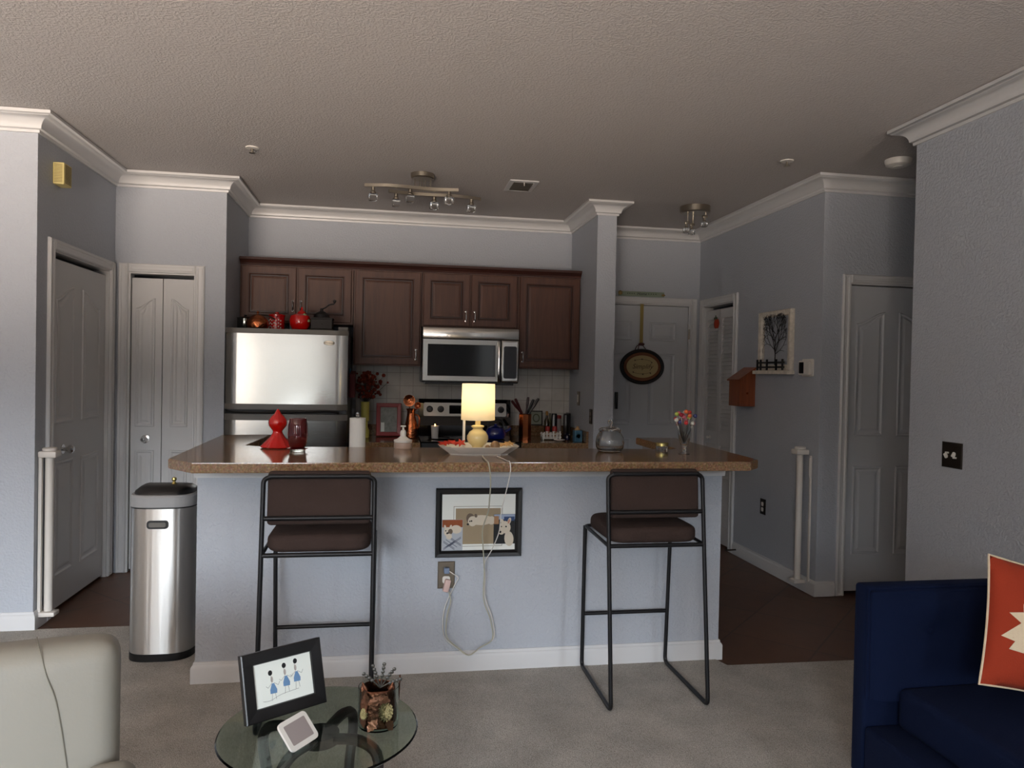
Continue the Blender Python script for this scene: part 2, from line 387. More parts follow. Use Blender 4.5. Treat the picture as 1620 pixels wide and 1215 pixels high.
# closed shells behind the closet doors so that the gaps stay dark
bm=B(); 
for bx in ((-2.6,-2.5,YL+.12,YC+.1,Z0,Z1),(-2.5,XL-.1,YC+.1,YC+.2,Z0,Z1)): box(bm,*bx)
struct('wall_closet_inner',bm,'wall')
bm=B(); box(bm,XL-.1,XK-.1,6.1,6.2,Z0,Z1); box(bm,XL-.2,XL-.1,YC+.2,6.2,Z0,Z1); struct('wall_pantry_inner',bm,'wall')
bm=B(); box(bm,XP2,XR+.7,YE+.2,YE+.3,Z0,Z1); box(bm,XR+.7,XR+.8,YD+.1,YE+.3,Z0,Z1); struct('wall_outer',bm,'wall')
bm=B(); box(bm,XP2-.1,XP2,YK+.1,YE+.3,Z0,Z1); box(bm,HX,HX+.1,YD+.1,YD+.6,Z0,Z1); box(bm,XR+.8,HX+.1,YD+.5,YD+.6,Z0,Z1); struct('wall_service',bm,'wall')
bm=B(); box(bm,WX0-.3,HX+.3,WY0-.3,7,CZ,CZ+.1); struct('ceiling',bm,'ceiling')
bm=B(); box(bm,WX0-.3,HX+.3,WY0-.3,7,-.1,0); struct('floor',bm,'tile')
bm=B(); prism(bm,[(WX0,WY0),(XN,WY0),(XN,3.35),(1.67,3.37),(1.64,3.465),(-.8,3.465),(-.8,4.27),(WX0,4.27)],.006,z0=.0005); struct('floor_carpet',bm,'carpet')
# crown moulding & baseboards ---------------------------------------
CD=.1
cprof=[(0.0,CZ-.004),(.0,CZ-CD),(.012,CZ-CD),(.014,CZ-CD+.014),(.022,CZ-CD+.017)]
for k in range(9):
    a=PI/2*k/8; cprof.append((.026+.06*(1-math.cos(a)),CZ-CD+.02+.052*math.sin(a)))
cprof+=[(.09,CZ-CD+.076),(.1,CZ-CD+.08),(.1,CZ-.004)]
def crown(name,path):
    bm=B(); sweep(bm,path,cprof); struct(name,bm,'trim',sm=True)
# the room is to the right of travel going clockwise => reverse so it lies left
cr=[(WX0,YL),(XL,YL),(XL,YC),(XK,YC),(XK,YK),(XP,YK),(XP,YP),(XP2,YP),(XP2,YE),(XR,YE),(XR,YD),(HX,YD)][::-1]
crown('trim_1',cr)
crown('trim_2',[(WX0,YL-.1),(WX0,WY0),(XN,WY0),(XN,YN),(HX,YN)])
bprof=[(0,.003),(.016,.003),(.016,.075),(.012,.085),(.008,.088),(.006,.1),(0,.1)]
def base(name,path):
    bm=B(); sweep(bm,path,bprof); struct(name,bm,'trim',sm=True)
base('baseboard_left',[(XL,4.40),(XL,YL),(WX0,YL)])
base('baseboard_right',[(2.905,YD),(XR,YD),(XR,5.54)])
base('baseboard_near_right',[(XN,WY0),(XN,YN),(HX,YN)])
base('baseboard_bar',[(1.664,4.3),(1.664,3.464),(-.823,3.464),(-.823,4.3)])
base('baseboard_pillar',[(XP2,6.31),(XP2,YP),(XP,YP)])
base('baseboard_pantry',[(-1.25,YC),(XK,YC)][::-1])
# casings ------------------------------------------------------------
def casing(bm,u0,u1,v1,mx,w=.06,left=True,right=True):
    """casing around opening u0..u1, top v1; profile ridge"""
    def strip(a,b_,c,d):
        rings2(bm,[(a,c),(b_,c),(b_,d),(a,d)],[(0,0),(0,.012),(.006,.018),(.016,.016),(.02,.012)],mx)
    if left: strip(u0-w,u0,0.002,v1+w)
    if right: strip(u1,u1+w,0.002,v1+w)
    strip(u0+.001 if left else u0,u1-.001 if right else u1,v1,v1+w)
    # jamb lining
    for a,b_,c,d in ((u0-.002,u0+.012,0.002,v1),(u1-.012,u1+.002,0.002,v1),(u0+.012,u1-.012,v1-.008,v1)):
        box(bm,a,b_,c,d,-.08,.0,mx=mx)
def panel(bm,shape,mx,h=.007):
    """raised panel; shape(d) gives the outline pulled in by d"""
    if isinstance(shape,list): rings2(bm,shape,[(0,0),(.004,h),(.012,h),(.022,.0012),(.034,.0012),(.05,h*.8)],mx); return
    g=B(); rs=[]
    for d,hh in [(0,0),(.004,h),(.012,h),(.022,.0012),(.032,.0012),(.046,h*.8)]: rs.append([g.verts.new((x,y,hh)) for x,y in shape(d)])
    n=len(rs[0])
    for a,b_ in zip(rs,rs[1:]):
        for i in range(n): g.faces.new((a[i],a[(i+1)%n],b_[(i+1)%n],b_[i]))
    q=rs[-1]
    g.faces.new(q)
    bmesh.ops.triangulate(g,faces=[f for f in g.faces if len(f.verts)>4])
    g.transform(mx); fin(g,bm)
def arch(u0,u1,v0,v1,rise,up='R',n=10):
    return lambda d: arch_pts(u0+d,u1-d,v0+d,v1-d,rise,up,n)
def arch_pts(u0,u1,v0,v1,rise,up,n):
    """panel outline whose top climbs by rise towards side up"""
    top=[]
    for k in range(n+1):
        t=k/n; s=t*t*(3-2*t)
        top.append((u0+(u1-u0)*t,v1-rise+rise*s) if up=='R' else (u0+(u1-u0)*t,v1-rise*s))
    return [(u0,v0),(u1,v0)]+top[::-1]
def knob(bm,mx,r=.025):
    lathe(bm,[(0.028,0),(.028,.005),(.011,.008),(.010,.025),(.02,.032),(r,.042),(r*.95,.054),(r*.6,.062),(0,.063)],seg=20,mx=mx)
# door_1 : closet door on the left side wall
d1=struct('door_1',loc=(XL,4.88,0)); mx=PXp(XL)
bm=B(); casing(bm,4.455,5.31,2.05,mx); obj('door_casing',bm,'trim',d1,sm=False)
ml=PXp(XL-.02); bm=B(); box(bm,4.472,5.293,.02,2.012,-.035,0,mx=ml)
for (a,b_,s) in ((4.55,4.80,'R'),(4.92,5.20,'L')):
    panel(bm,arch(a,b_,1.08,1.88,.09,s),ml); panel(bm,[(a,.2),(b_,.2),(b_,.86),(a,.86)],ml)
obj('door_leaf',bm,'door',d1,sm=False)
bm=B(); knob(bm,PXp(XL-.02)@Matrix.Translation((4.66,.925,0))); obj('door_knob',bm,'chrome',d1)
# door_2 : bifold pantry door
d2=struct('door_2',loc=(-1.53,YC,0)); mx=PY(YC)
bm=B(); casing(bm,-1.745,-1.312,2.055,mx); obj('door_casing',bm,'trim',d2,sm=False)
ml=PY(YC+.02)
for (a,b_,s) in ((-1.728,-1.531,'R'),(-1.526,-1.33,'L')):
    bm=B(); box(bm,a,b_,.02,2.02,-.03,0,mx=ml)
    p0,p1=(a+.028,b_-.045) if s=='R' else (a+.05,b_-.03)
    panel(bm,arch(p0,p1,1.0,1.885,.07,s),ml); panel(bm,[(p0,.16),(p1,.16),(p1,.84),(p0,.84)],ml)
    obj('door_leaf',bm,'door',d2,sm=False)
bm=B(); knob(bm,PY(YC+.02)@Matrix.Translation((-1.632,.915,0)),.018); obj('door_knob',bm,'chrome',d2)
# door_3 : six panel entry door
d3=struct('door_3',loc=(2.23,YE,0)); mx=PY(YE)
bm=B(); casing(bm,1.77,2.69,2.06,mx); obj('door_casing',bm,'trim',d3,sm=False)
ml=PY(YE+.01); bm=B(); box(bm,1.785,2.674,.01,2.046,-.04,0,mx=ml)
for a,b_ in ((1.90,2.15),(2.31,2.56)):
    for c,d in ((1.735,1.9),(.98,1.62),(.2,.86)): panel(bm,[(a,c),(b_,c),(b_,d),(a,d)],ml)
obj('door_leaf',bm,'doorg',d3,sm=False)
for z in (1.8,1.05,.3):
    bm=B(); lathe(bm,[(.008,-.045),(.008,.045)],c=(2.681,YE-.006,z),seg=10); obj('hinge',bm,'nickel',d3)
bm=B(); box(bm,2.0,2.02,YE-.03,YE+.008,1.12,1.27,.004); obj('door_latch',bm,'black',d3)
# door_4 : louvered bifold on the right wall
d4=struct('door_4',loc=(XR,5.91,0)); mx=PXm(XR)
bm=B(); casing(bm,5.62,6.205,2.04,mx,w=.065,right=True); obj('door_casing',bm,'trim',d4,sm=False)
for (a,b_) in ((5.636,5.910),(5.915,6.19)):
    bm=B(); m2=PXm(XR+.015)
    for (u0,u1,v0,v1) in ((a,a+.035,.02,2.0),(b_-.035,b_,.02,2.0),(a+.035,b_-.035,1.92,2.0),(a+.035,b_-.035,.84,.95),(a+.035,b_-.035,.02,.17)):
        box(bm,u0,u1,v0,v1,-.03,0,mx=m2)
    for v0,v1 in ((.17,.84),(.95,1.92)):
        n=int(round((v1-v0)/.034))
        for k in range(n):
            z=v0+(v1-v0)*(k+.5)/n
            mm=m2@Matrix.Translation(((a+b_)/2,z,-.014))@Matrix.Rotation(-.5,4,'X')
            box(bm,-(b_-a)/2+.03,(b_-a)/2-.03,-.0195,.0195,-.0025,.0025,mx=mm)
    obj('door_leaf',bm,'door',d4,sm=False)
bm=B(); knob(bm,PXm(XR+.015)@Matrix.Translation((6.06,.895,0))@Matrix.Scale(.6,4),.02); obj('door_knob',bm,'white',d4)
# door_5 : hall door
d5=struct('door_5',loc=(3.3,YD,0)); mx=PY(YD)
bm=B(); casing(bm,2.97,3.64,2.05,mx,w=.055); obj('door_casing',bm,'trim',d5,sm=False)
ml=PY(YD+.02); bm=B(); box(bm,2.985,3.625,.025,2.035,-.035,0,mx=ml)
for (a,b_,s) in ((3.035,3.245,'R'),(3.345,3.555,'L')):
    panel(bm,arch(a,b_,1.05,1.87,.08,s),ml); panel(bm,[(a,.265),(b_,.265),(b_,.85),(a,.85)],ml)
obj('door_leaf',bm,'doorg',d5,sm=False)
# ------------------------------------------------------------------ bar
bm=B(); prism(bm,[(-.823,3.464),(1.664,3.464),(1.664,4.36),(1.565,4.36),(1.565,3.57),(-.724,3.57),(-.724,4.4),(-.823,4.4)],.987,z0=0.0); struct('wall_bar',bm,'wall')
bm=B(); sweep(bm,[(1.664,4.36),(1.664,3.464),(-.823,3.464),(-.823,4.4)],[(0,.925),(.01,.925),(.012,.94),(.012,.987),(0,.987)]); struct('trim_3',bm,'trim')
slab=[(-.77,3.135),(1.66,3.165),(1.745,3.255),(1.80,4.42),(1.545,4.43),(1.535,3.76),(1.50,3.73),(-.60,3.81),(-.69,3.86),(-.66,4.5),(-.93,4.46),(-.90,3.29)]
bm=B(); prism(bm,slab,.042,z0=.988,bev=.004); tag(obj('bar_countertop',bm,'granite',sm=False),'glossy speckled brown U-shaped countertop on top of the breakfast bar','countertop')
# ------------------------------------------------------------------ kitchen fixed
bm=B(); box(bm,-.25,XP,YK-.008,YK-.0005,.93,1.50); struct('wall_backsplash',bm,'splash')
def cab_door(bm,bd,u0,u1,v0,v1,mx):
    # frame with stiles, grooved inner edge
    w=.06 if u1-u0>.3 else .05
    rings2(bm,[(u0,v0),(u1,v0),(u1,v1),(u0,v1)],[(0,0),(0,.016),(.003,.019),(w-.004,.019),(w,.015)],mx,cap=False)
    q=inset([(u0,v0),(u1,v0),(u1,v1),(u0,v1)],w+.012)
    rings2(bm,q,[(0,.012),(.002,.014),(.016,.016)],mx)
    rings2(bd,[(u0,v0),(u1,v0),(u1,v1),(u0,v1)],[(w,.0145),(w+.002,.009),(w+.012,.009),(w+.0125,.0115)],mx,cap=False)
    rings2(bd,[(u0,v0),(u1,v0),(u1,v1),(u0,v1)],[(w-.011,.0192),(w-.010,.0196),(w-.007,.0196),(w-.006,.0192)],mx,cap=False)
def pull(parent,u,v,mx,L_=.075):
    bm=B(); mm=mx@Matrix.Translation((u,v,.019))
    g=B(); tube(g,smooth([(0,-L_/2,0),(0,-L_/2,.02),(0,-L_/4,.027),(0,0,.029),(0,L_/4,.027),(0,L_/2,.02),(0,L_/2,0)],4),.0045,8); g.transform(mm); fin(g,bm)
    for s in (-1,1):
        g=B(); box(g,-.008,.008,-L_/2*s-.007,-L_/2*s+.007,.0,.004,.001); g.transform(mm); fin(g,bm)
    h=obj('cabinet_pull',bm,'chrome',parent)
    g=B(); lathe(g,[(.003,-.018),(.0075,-.008),(.0075,.008),(.003,.018)],seg=10,mx=Matrix.Translation((0,0,.029))@Matrix.Rotation(PI/2,4,'X')); g.transform(mm)
    return h
def cabinet(label,x0,x1,z0,z1,y0,y1,doors,pulls,name='wall_mounted_cabinet',cat='cabinet',loc=None):
    t=thing(name,label,cat,((x0+x1)/2,y1,z0),group='kitchen upper cabinets' if name=='wall_mounted_cabinet' else 'kitchen base cabinets')
    bm=B(); box(bm,x0+.001,x1-.001,y0,y1,z0,z1); obj('cabinet_body',bm,'wood',t,sm=False)
    mx=PY(y0-.0005); 
    for (a,b_,c,d),pl in zip(doors,pulls):
        bm=B(); bd=B(); cab_door(bm,bd,a,b_,c,d,mx); o=obj('cabinet_door',bm,'wood',t,sm=False)
        obj('glazed_groove',bd,'wooddk',o,sm=False)
        if pl: pull(o,pl[0],pl[1],mx)
    return t
ZT=2.205
cabinet('dark cherry wall cabinet over the fridge, two short doors',-1.114,-.268,1.77,ZT,5.9,YK-.002,[(-1.10,-.70,1.785,ZT-.01),(-.685,-.285,1.785,ZT-.01)],[(-.722,1.90),(-.662,1.90)])
cabinet('tall single-door cherry wall cabinet left of the microwave',-.266,.262,1.458,ZT,5.9,YK-.01,[(-.252,.250,1.468,ZT-.01)],[(.222,1.55)])
cabinet('cherry wall cabinet with two small doors directly above the microwave',.264,1.034,1.775,ZT,5.9,YK-.01,[(.276,.642,1.785,ZT-.01),(.656,1.022,1.785,ZT-.01)],[(.613,1.865),(.684,1.865)])
cabinet('tall single-door cherry wall cabinet right of the microwave',1.036,1.555,1.458,ZT,5.9,YK-.01,[(1.05,1.545,1.468,ZT-.01)],[(1.078,1.55)])
bm=B(); sweep(bm,[(1.556,5.9),(-1.114,5.9)][::-1][::-1],[(0,ZT+.001),(.006,ZT+.001),(.012,ZT+.015),(.03,ZT+.035),(.04,ZT+.04),(.04,ZT+.058),(0,ZT+.058)])
o=tag(obj('cabinet_crown',bm,'crownwood',sm=False),'continuous dark wooden crown moulding along the top of the wall cabinets','moulding')
# base cabinets + counters
cabinet('wooden base cabinet between fridge and stove',-.245,.252,0,.842,5.62,YK-.01,[(-.235,.245,.12,.83)],[None],name='base_cabinet')
cabinet('wooden base cabinet between stove and pillar wall',1.03,1.553,0,.842,5.62,YK-.01,[(1.04,1.545,.12,.83)],[None],name='base_cabinet')
for x0,x1,lab in ((-.248,.255,'brown speckled kitchen counter between fridge and stove'),(1.028,1.5555,'brown speckled kitchen counter between stove and pillar wall')):
    t=thing('kitchen_countertop',lab,'countertop',((x0+x1)/2,5.9,.843),group='kitchen counters')
    bm=B(); box(bm,x0,x1,5.56,YK-.01,.843,ZB,.003); obj('counter_slab',bm,'granite',t,sm=False)
    bm=B(); box(bm,x0,x1,YK-.03,YK-.009,ZB+.0005,ZB+.09,.002)
    if x1>1: box(bm,x1-.02,x1,5.56,YK-.031,ZB+.0005,ZB+.09,.002)
    obj('counter_upstand',bm,'granite',t,sm=False)
t=thing('sink_counter','lower brown counter just behind the raised bar','countertop',(.4,3.9,0))
bm=B(); box(bm,-.72,1.56,3.575,4.22,.845,ZB,.003); obj('counter_slab',bm,'granite',t,sm=False)
bm=B(); box(bm,-.71,1.55,3.575,4.18,0,.844); obj('cabinet_body',bm,'wood',t,sm=False)
# fridge -------------------------------------------------------------
t=thing('refrigerator','stainless steel top-freezer refrigerator with dark grey sides','refrigerator',(-.69,5.8,0))
bm=B(); box(bm,-1.10,-.28,5.43,6.19,.02,1.685,.006); obj('body',bm,'fridgeside',t,sm=False)
def bow(bm,x0,x1,z0,z1,y,depth=.06,bulge=.008,bev=.012,n=20,th=None):
    poly=[]
    for k in range(n+1):
        u=k/n; x=x0+(x1-x0)*u; s=min(1,min(u,1-u)/.06); poly.append((x,y-bulge*(1-(2*u-1)**2)+ (1-math.sqrt(max(0,1-(1-s)**2)))*.02))
    poly+= [(x1,y+depth),(x0,y+depth)]
    prism(bm,poly,z1-z0,z0=z0); return bm
f=obj('freezer_door',bow(B(),-1.105,-.277,1.17,1.66,5.365),'steel',t,ang=.5)
obj('freezer_door_trim',bow(B(),-1.108,-.274,1.1295,1.1695,5.36),'grey',f,ang=.5); obj('freezer_door_trim',bow(B(),-1.108,-.274,1.6605,1.695,5.36),'grey',f,ang=.5)
bm=B(); mxb=PY(5.346)@Matrix.Translation((-.405,1.605,0)); lathe(bm,[(.038,0),(.038,.003),(.034,.005),(0,.005)],seg=32,mx=mxb,sy=.42); bd=obj('brand_badge',bm,'nickel',f)
text('Whirlpool',.015,PY(5.3405)@Matrix.Translation((-.405,1.605,0)),pm('ink_black',(10,10,12)),f,'badge_lettering')
f2=obj('fridge_door',bow(B(),-1.105,-.277,.1,1.055,5.365),'steel',t,ang=.5)
bm=bow(B(),-1.108,-.274,1.0555,1.10,5.36); obj('fridge_door_trim',bm,'grey',f2,ang=.5)
bm=B(); tube(bm,smooth([(-1.09,5.35,1.115),(-.98,5.315,1.112),(-.7,5.305,1.116),(-.42,5.31,1.125),(-.33,5.33,1.112)],5),.009,8); obj('door_handle',bm,'black',t)
# things on the fridge side
bm=B(); box(bm,-.276,-.235,5.62,5.80,1.22,1.40,.003,mx=Matrix.Translation((-.265,5.7,1.3))@Matrix.Rotation(.12,4,'X')@Matrix.Translation((.265,-5.7,-1.3)))
t=thing('magnetic_file_pocket','dark red paper pocket hanging on the side of the fridge','holder',(-.266,5.71,1.22)); obj('pocket',bm,pm('maroon_card',(92,34,36)),t,sm=False)
bm=B(); box(bm,-.275,-.27,5.63,5.77,1.3,1.43,.001); obj('papers',bm,pm('teal_paper',(40,98,120)),t,sm=False)
# microwave ----------------------------------------------------------
t=thing('microwave','stainless over-the-range microwave with dark window','microwave',(.645,6,1.34))
x0,x1,y0=.268,1.03,5.80; mx=PY(y0)
bm=B(); box(bm,x0,x1,y0+.001,YK-.012,1.335,1.768,.003); box(bm,x0+.03,x1-.03,y0+.03,YK-.05,1.32,1.334); obj('body',bm,'black',t,sm=False)
bm=B(); box(bm,x0,x1,1.68,1.768,.0,.022,.006,mx=mx); obj('top_vent_panel',bm,'steel',t,ang=.9)
text('Whirlpool',.011,PY(y0-.0225)@Matrix.Translation((.65,1.735,0)),'grey',t,'panel_lettering')
ob=[(x0,1.345),(.885,1.345),(.885,1.677),(x0,1.677)]
bm=B(); rings2(bm,ob,[(0,0),(0,.018),(.005,.024),(.042,.02),(.046,.012)],mx,cap=False); dr=obj('microwave_door',bm,'steel',t,ang=.9)
bm=B(); prism(bm,rrect(x0+.035,.852,1.378,1.642,.015),.006,mx=mx,z0=.01); obj('door_window',bm,'mirrorblk',dr,sm=False)
bm=B(); rings2(bm,[(.889,1.345),(x1,1.345),(x1,1.677),(.889,1.677)],[(0,0),(0,.018),(.004,.022),(.012,.022),(.014,.016)],mx,cap=True); cp=obj('control_panel',bm,'steel',t,ang=.9)
bm=B(); prism(bm,rrect(.91,1.014,1.375,1.63,.015),.003,mx=mx,z0=.0165); obj('control_glass',bm,'glassblk',cp,sm=False)
bm=B(); g=B(); tube(g,smooth([(.868,1.35,.02),(.868,1.37,.045),(.868,1.51,.055),(.868,1.64,.045),(.868,1.665,.02)],5),.013,10); g.transform(mx); fin(g,bm); obj('door_handle',bm,'chrome',dr)
# stove --------------------------------------------------------------
t=thing('stove','black electric range with stainless control backguard','stove',(.645,5.9,0))
bm=B(); box(bm,.262,1.022,5.60,6.205,.02,.88,.003); obj('body',bm,'black',t,sm=False)
bm=B(); box(bm,.27,1.014,5.565,5.599,.2,.80,.004); od=obj('oven_door',bm,'glassblk',t,sm=False)
bm=B(); tube(bm,fillet([(.32,5.565,.77),(.32,5.525,.77),(.965,5.525,.77),(.965,5.565,.77)],.02),.011); obj('oven_handle',bm,'chrome',od)
bm=B(); box(bm,.26,1.024,5.57,6.07,.8805,.893,.003); obj('cooktop',bm,'glassblk',t,sm=False)
bm=B(); prism(bm,[(6.205,.894),(6.205,1.195),(6.10,1.195),(6.085,1.16),(6.08,1.05),(6.055,.98),(6.05,.894)],.762,mx=Matrix(((0,0,1,.261),(1,0,0,0),(0,1,0,0),(0,0,0,1)))); bg=obj('backguard',bm,'glassblk',t,sm=False)
mx=PY(6.078)
bm=B(); prism(bm,rrect(.30,.985,1.055,1.165,.012),.006,mx=mx,z0=.001); fp=obj('control_fascia',bm,mat('silver_fascia',(196,193,186),.35,.35),bg,sm=False)
bm=B(); prism(bm,rrect(.51,.78,1.075,1.145,.006),.002,mx=mx,z0=.0072); obj('clock_display',bm,'glassblk',fp,sm=False)
for x in (.35,.44,.85,.94):
    bm=B(); lathe(bm,[(.027,0),(.027,.004),(.021,.006),(.019,.024),(0,.026)],mx=PY(6.0706)@Matrix.Translation((x,1.112,0)),seg=24); obj('control_knob',bm,'black',fp)
for x,y,r in ((.44,5.72,.1),(.44,5.95,.075),(.85,5.72,.075),(.85,5.93,.1)):
    bm=B(); lathe(bm,[(r,.8932),(r,.8938),(r-.004,.8938),(r-.004,.8932)],c=(x,y,0),seg=36); obj('burner_ring',bm,'grey',t)
# ------------------------------------------------------------------ ceiling fixtures
def spot(parent,x,y,z,s=1):
    bm=B(); lathe(bm,[(.013*s,.0),(.013*s,-.02*s),(.02*s,-.028*s),(.02*s,-.036*s)],c=(x,y,z),seg=14); sk=obj('socket',bm,'nickel',parent)
    bm=B(); 
    g=B(); box(g,-.026*s,.026*s,-.026*s,.026*s,-.085*s,-.037*s,.008*s,3); g.transform(Matrix.Translation((x,y,z))@Matrix.Rotation(R.random(),4,'Z')); fin(g,bm); obj('glass_shade',bm,'glass',parent)
t=thing('track_light','brushed nickel ceiling light with two crossed wavy bars and six glass shades','ceiling light',(.21,4.96,CZ))
bm=B(); lathe(bm,[(.078,0),(.078,-.028),(.07,-.034),(0,-.034)],c=(.21,4.96,CZ-.002)); obj('canopy',bm,'nickel',t)
bm=B()
for dx,dy in ((-.05,0),(-.015,.03),(.0,-.035),(.02,.02),(.055,.0)): obj('support_rod',tube(B(),[(.21+dx,4.96+dy,CZ-.035),(.21+dx,4.96+dy,2.632)],.0035),'nickel',t)
def wavy(p0,p1,ph):
    g=B(); P0=Vector(p0);P1=Vector(p1);d=(P1-P0);n=24; side=Vector((-d.y,d.x,0)).normalized(); L1=[];L2=[]
    for k in range(n+1):
        u=k/n; p=P0+d*u+side*.02*math.sin(2*PI*u+ph); w=.012+.006*math.sin(PI*u); 
        L1.append(p+side*w);L2.append(p-side*w)
    poly=[(v.x,v.y) for v in L1]+[(v.x,v.y) for v in L2[::-1]]
    prism(g,poly,.02,z0=2.612+(.0 if ph else -.012)); return g
obj('wavy_bar',wavy((-.165,4.92,0),(.445,4.90,0),PI),'nickel',t); obj('wavy_bar',wavy((-.01,4.99,0),(.615,5.07,0),0),'nickel',t)
for x,y in ((-.11,4.93),(.13,4.915),(.385,4.91),(.04,5.01),(.295,5.03),(.55,5.055)): spot(t,x,y,2.611 if y<4.95 else 2.599)
t=thing('semi_flush_light','small round brushed nickel ceiling light with three glass shades','ceiling light',(2.32,5.4,CZ))
bm=B(); lathe(bm,[(.115,0),(.115,-.045),(.105,-.052),(0,-.052)],c=(2.32,5.4,CZ-.002)); obj('canopy',bm,'nickel',t)
for x,y,zz in ((2.245,5.36,.07),(2.335,5.47,.06),(2.395,5.37,.015)):
    bm=B(); tube(bm,[(x,y,CZ-.054),(x,y,CZ-.055-zz)],.006); box(bm,x-.025,x+.012,y-.012,y+.012,CZ-.055-zz-.022,CZ-.055-zz,.003); obj('lamp_arm',bm,'nickel',t)
    spot(t,x-.01,y,CZ-.077-zz,.8)
t=thing('ceiling_vent','white ceiling air vent with dark louvers','vent',(.9,5.09,CZ))
bm=B(); rings2(bm,[(.80,4.95),(1.0,4.95),(1.0,5.24),(.80,5.24)],[(0,CZ-.001),(.0,CZ-.008),(.03,CZ-.012),(.032,CZ-.002)],cap=False); obj('vent_frame',bm,'trim',t,sm=False)
bm=B(); box(bm,.83,.97,4.98,5.21,CZ-.003,CZ-.001); obj('vent_opening',bm,'black',t,sm=False)
for k in range(6):
    bm=B(); box(bm,-.069,.069,-.012,.012,-.001,.001,mx=Matrix.Translation((.9,5.005+k*.036,CZ-.009))@Matrix.Rotation(.7,4,'X')); obj('vent_blade',bm,'grey',t,sm=False)
bm=B(); tube(bm,[(.9,4.97,CZ-.01),(.9,4.965,CZ-.035)],.003); obj('damper_lever',bm,'white',t)
sp=[]
for i,(x,y,l) in enumerate(((-.813,4.611,'small white ceiling sprinkler head nearest the left closet'),(2.352,4.129,'small white ceiling sprinkler head in the hallway at right'))):
    t=thing('sprinkler_head',l,'sprinkler',(x,y,CZ),group='ceiling sprinklers')
    bm=B(); lathe(bm,[(.04,0),(.038,-.006),(.015,-.008),(0,-.008)],c=(x,y,CZ-.001)); obj('escutcheon',bm,'white',t)
    bm=B(); lathe(bm,[(.006,-.009),(.006,-.03),(.018,-.032),(.018,-.035),(0,-.035)],c=(x,y,CZ),seg=16); obj('deflector',bm,'nickel',t)
t=thing('smoke_detector','round white smoke detector on the hallway ceiling','smoke detector',(2.97,3.96,CZ))
bm=B(); lathe(bm,[(.075,0),(.075,-.012),(.068,-.032),(.05,-.04),(0,-.041)],c=(2.97,3.96,CZ-.001)); obj('housing',bm,'white',t)
bm=B(); lathe(bm,[(.03,-.0425),(.028,-.046),(0,-.046)],c=(2.97,3.96,CZ)); obj('sensor_cover',bm,'white',t)
# ------------------------------------------------------------------ wall fixtures
t=thing('wall_mounted_chime','yellowed plastic door chime box with slotted sides','door chime',(XL,4.5,2.42))
bm=B(); box(bm,XL+.001,XL+.06,4.44,4.545,2.41,2.53,.006); obj('chime_box',bm,'chime',t,sm=False)
bm=B()
for k in range(13):
    z=2.42+k*.0080; box(bm,XL+.0605,XL+.062,4.455,4.53,z,z+.003); box(bm,XL+.01,XL+.052,4.438,4.4395,z,z+.003)
obj('slots',bm,pm('slot_shadow_brown',(120,104,60)),t,sm=False)
def gate(label,x,y,s,sd):
    t=thing('retractable_gate',label,'safety gate',(x,y,0),group='retractable gates')
    bm=B(); lathe(bm,[(.021,.0),(.021,.83)],c=(x,y,.085),seg=24); obj('fabric_roll',bm,'gatew',t)
    bm=B(); box(bm,x-.045,x+.045,y-.04,y+.04,.915,.95,.008); lathe(bm,[(.036,0),(.036,.012),(.03,.016),(0,.016)],c=(x,y,.951)); obj('top_cap',bm,'gatew',t)
    bm=B(); box(bm,x-.045,x+.045,y-.04,y+.03,.06,.084,.006); obj('bottom_bracket',bm,'gatew',t)
    bm=B(); box(bm,x+s*.03,x+s*.042,y+sd-.008,y+sd+.008,.085,.914,.002); lb=obj('latch_bar',bm,'gatew',t)
    return t
g1=gate('white roll-up safety gate post mounted by the left closet door',XL+.0475,4.335,-1,-.02)
g2=gate('white roll-up safety gate post mounted on the hallway corner at right',XR-.05,4.525,1,-.07)
bm=B(); tube(bm,fillet([(XR-.01,4.455,.9),(XR-.03,4.44,.9),(XR-.03,4.44,.78),(XR-.01,4.455,.76)],.015),.006); obj('latch_handle',bm,'gatew',g2)
def outlet(name,label,cat,mx,w,h,m1,parts,m2):
    t=thing(name,label,cat,tuple(mx.translation))
    bm=B(); rings2(bm,[(-w/2,-h/2),(w/2,-h/2),(w/2,h/2),(-w/2,h/2)],[(0,.0005),(0,.003),(.004,.006)],mx); obj('cover_plate',bm,m1,t,sm=False)
    for (n,a,b_,ww,hh,d) in parts:
        bm=B(); prism(bm,rrect(a-ww/2,a+ww/2,b_-hh/2,b_+hh/2,min(ww,hh)*.3),d,mx=mx,z0=.0062); obj(n,bm,m2,t,sm=False)
    return t
outlet('wall_outlet','dark outlet plate low on the right wall with two white sockets','outlet',PXm(XR)@Matrix.Translation((5.087,.463,0)),.075,.115,'dkplate',[('socket',0,.02,.03,.03,.002),('socket',0,-.02,.03,.03,.002)],'white')
outlet('rocker_switch','pewter rocker light switch high on the pillar wall','light switch',PXm(XP)@Matrix.Translation((5.893,1.222,0)),.075,.115,'pewter',[('rocker',0,0,.03,.065,.004)],'white')
outlet('wall_outlet','dark metal outlet plate on the pillar wall above the counter','outlet',PXm(XP)@Matrix.Translation((5.51,1.096,0)),.075,.115,'dkplate',[('socket',0,.02,.03,.03,.002),('socket',0,-.02,.03,.03,.002)],'pewter')
t=outlet('double_light_switch','dark square double light switch plate on the near right wall','light switch',PXm(XN)@Matrix.Translation((3.12,1.067,0)),.128,.122,'dkplate',[],'white')
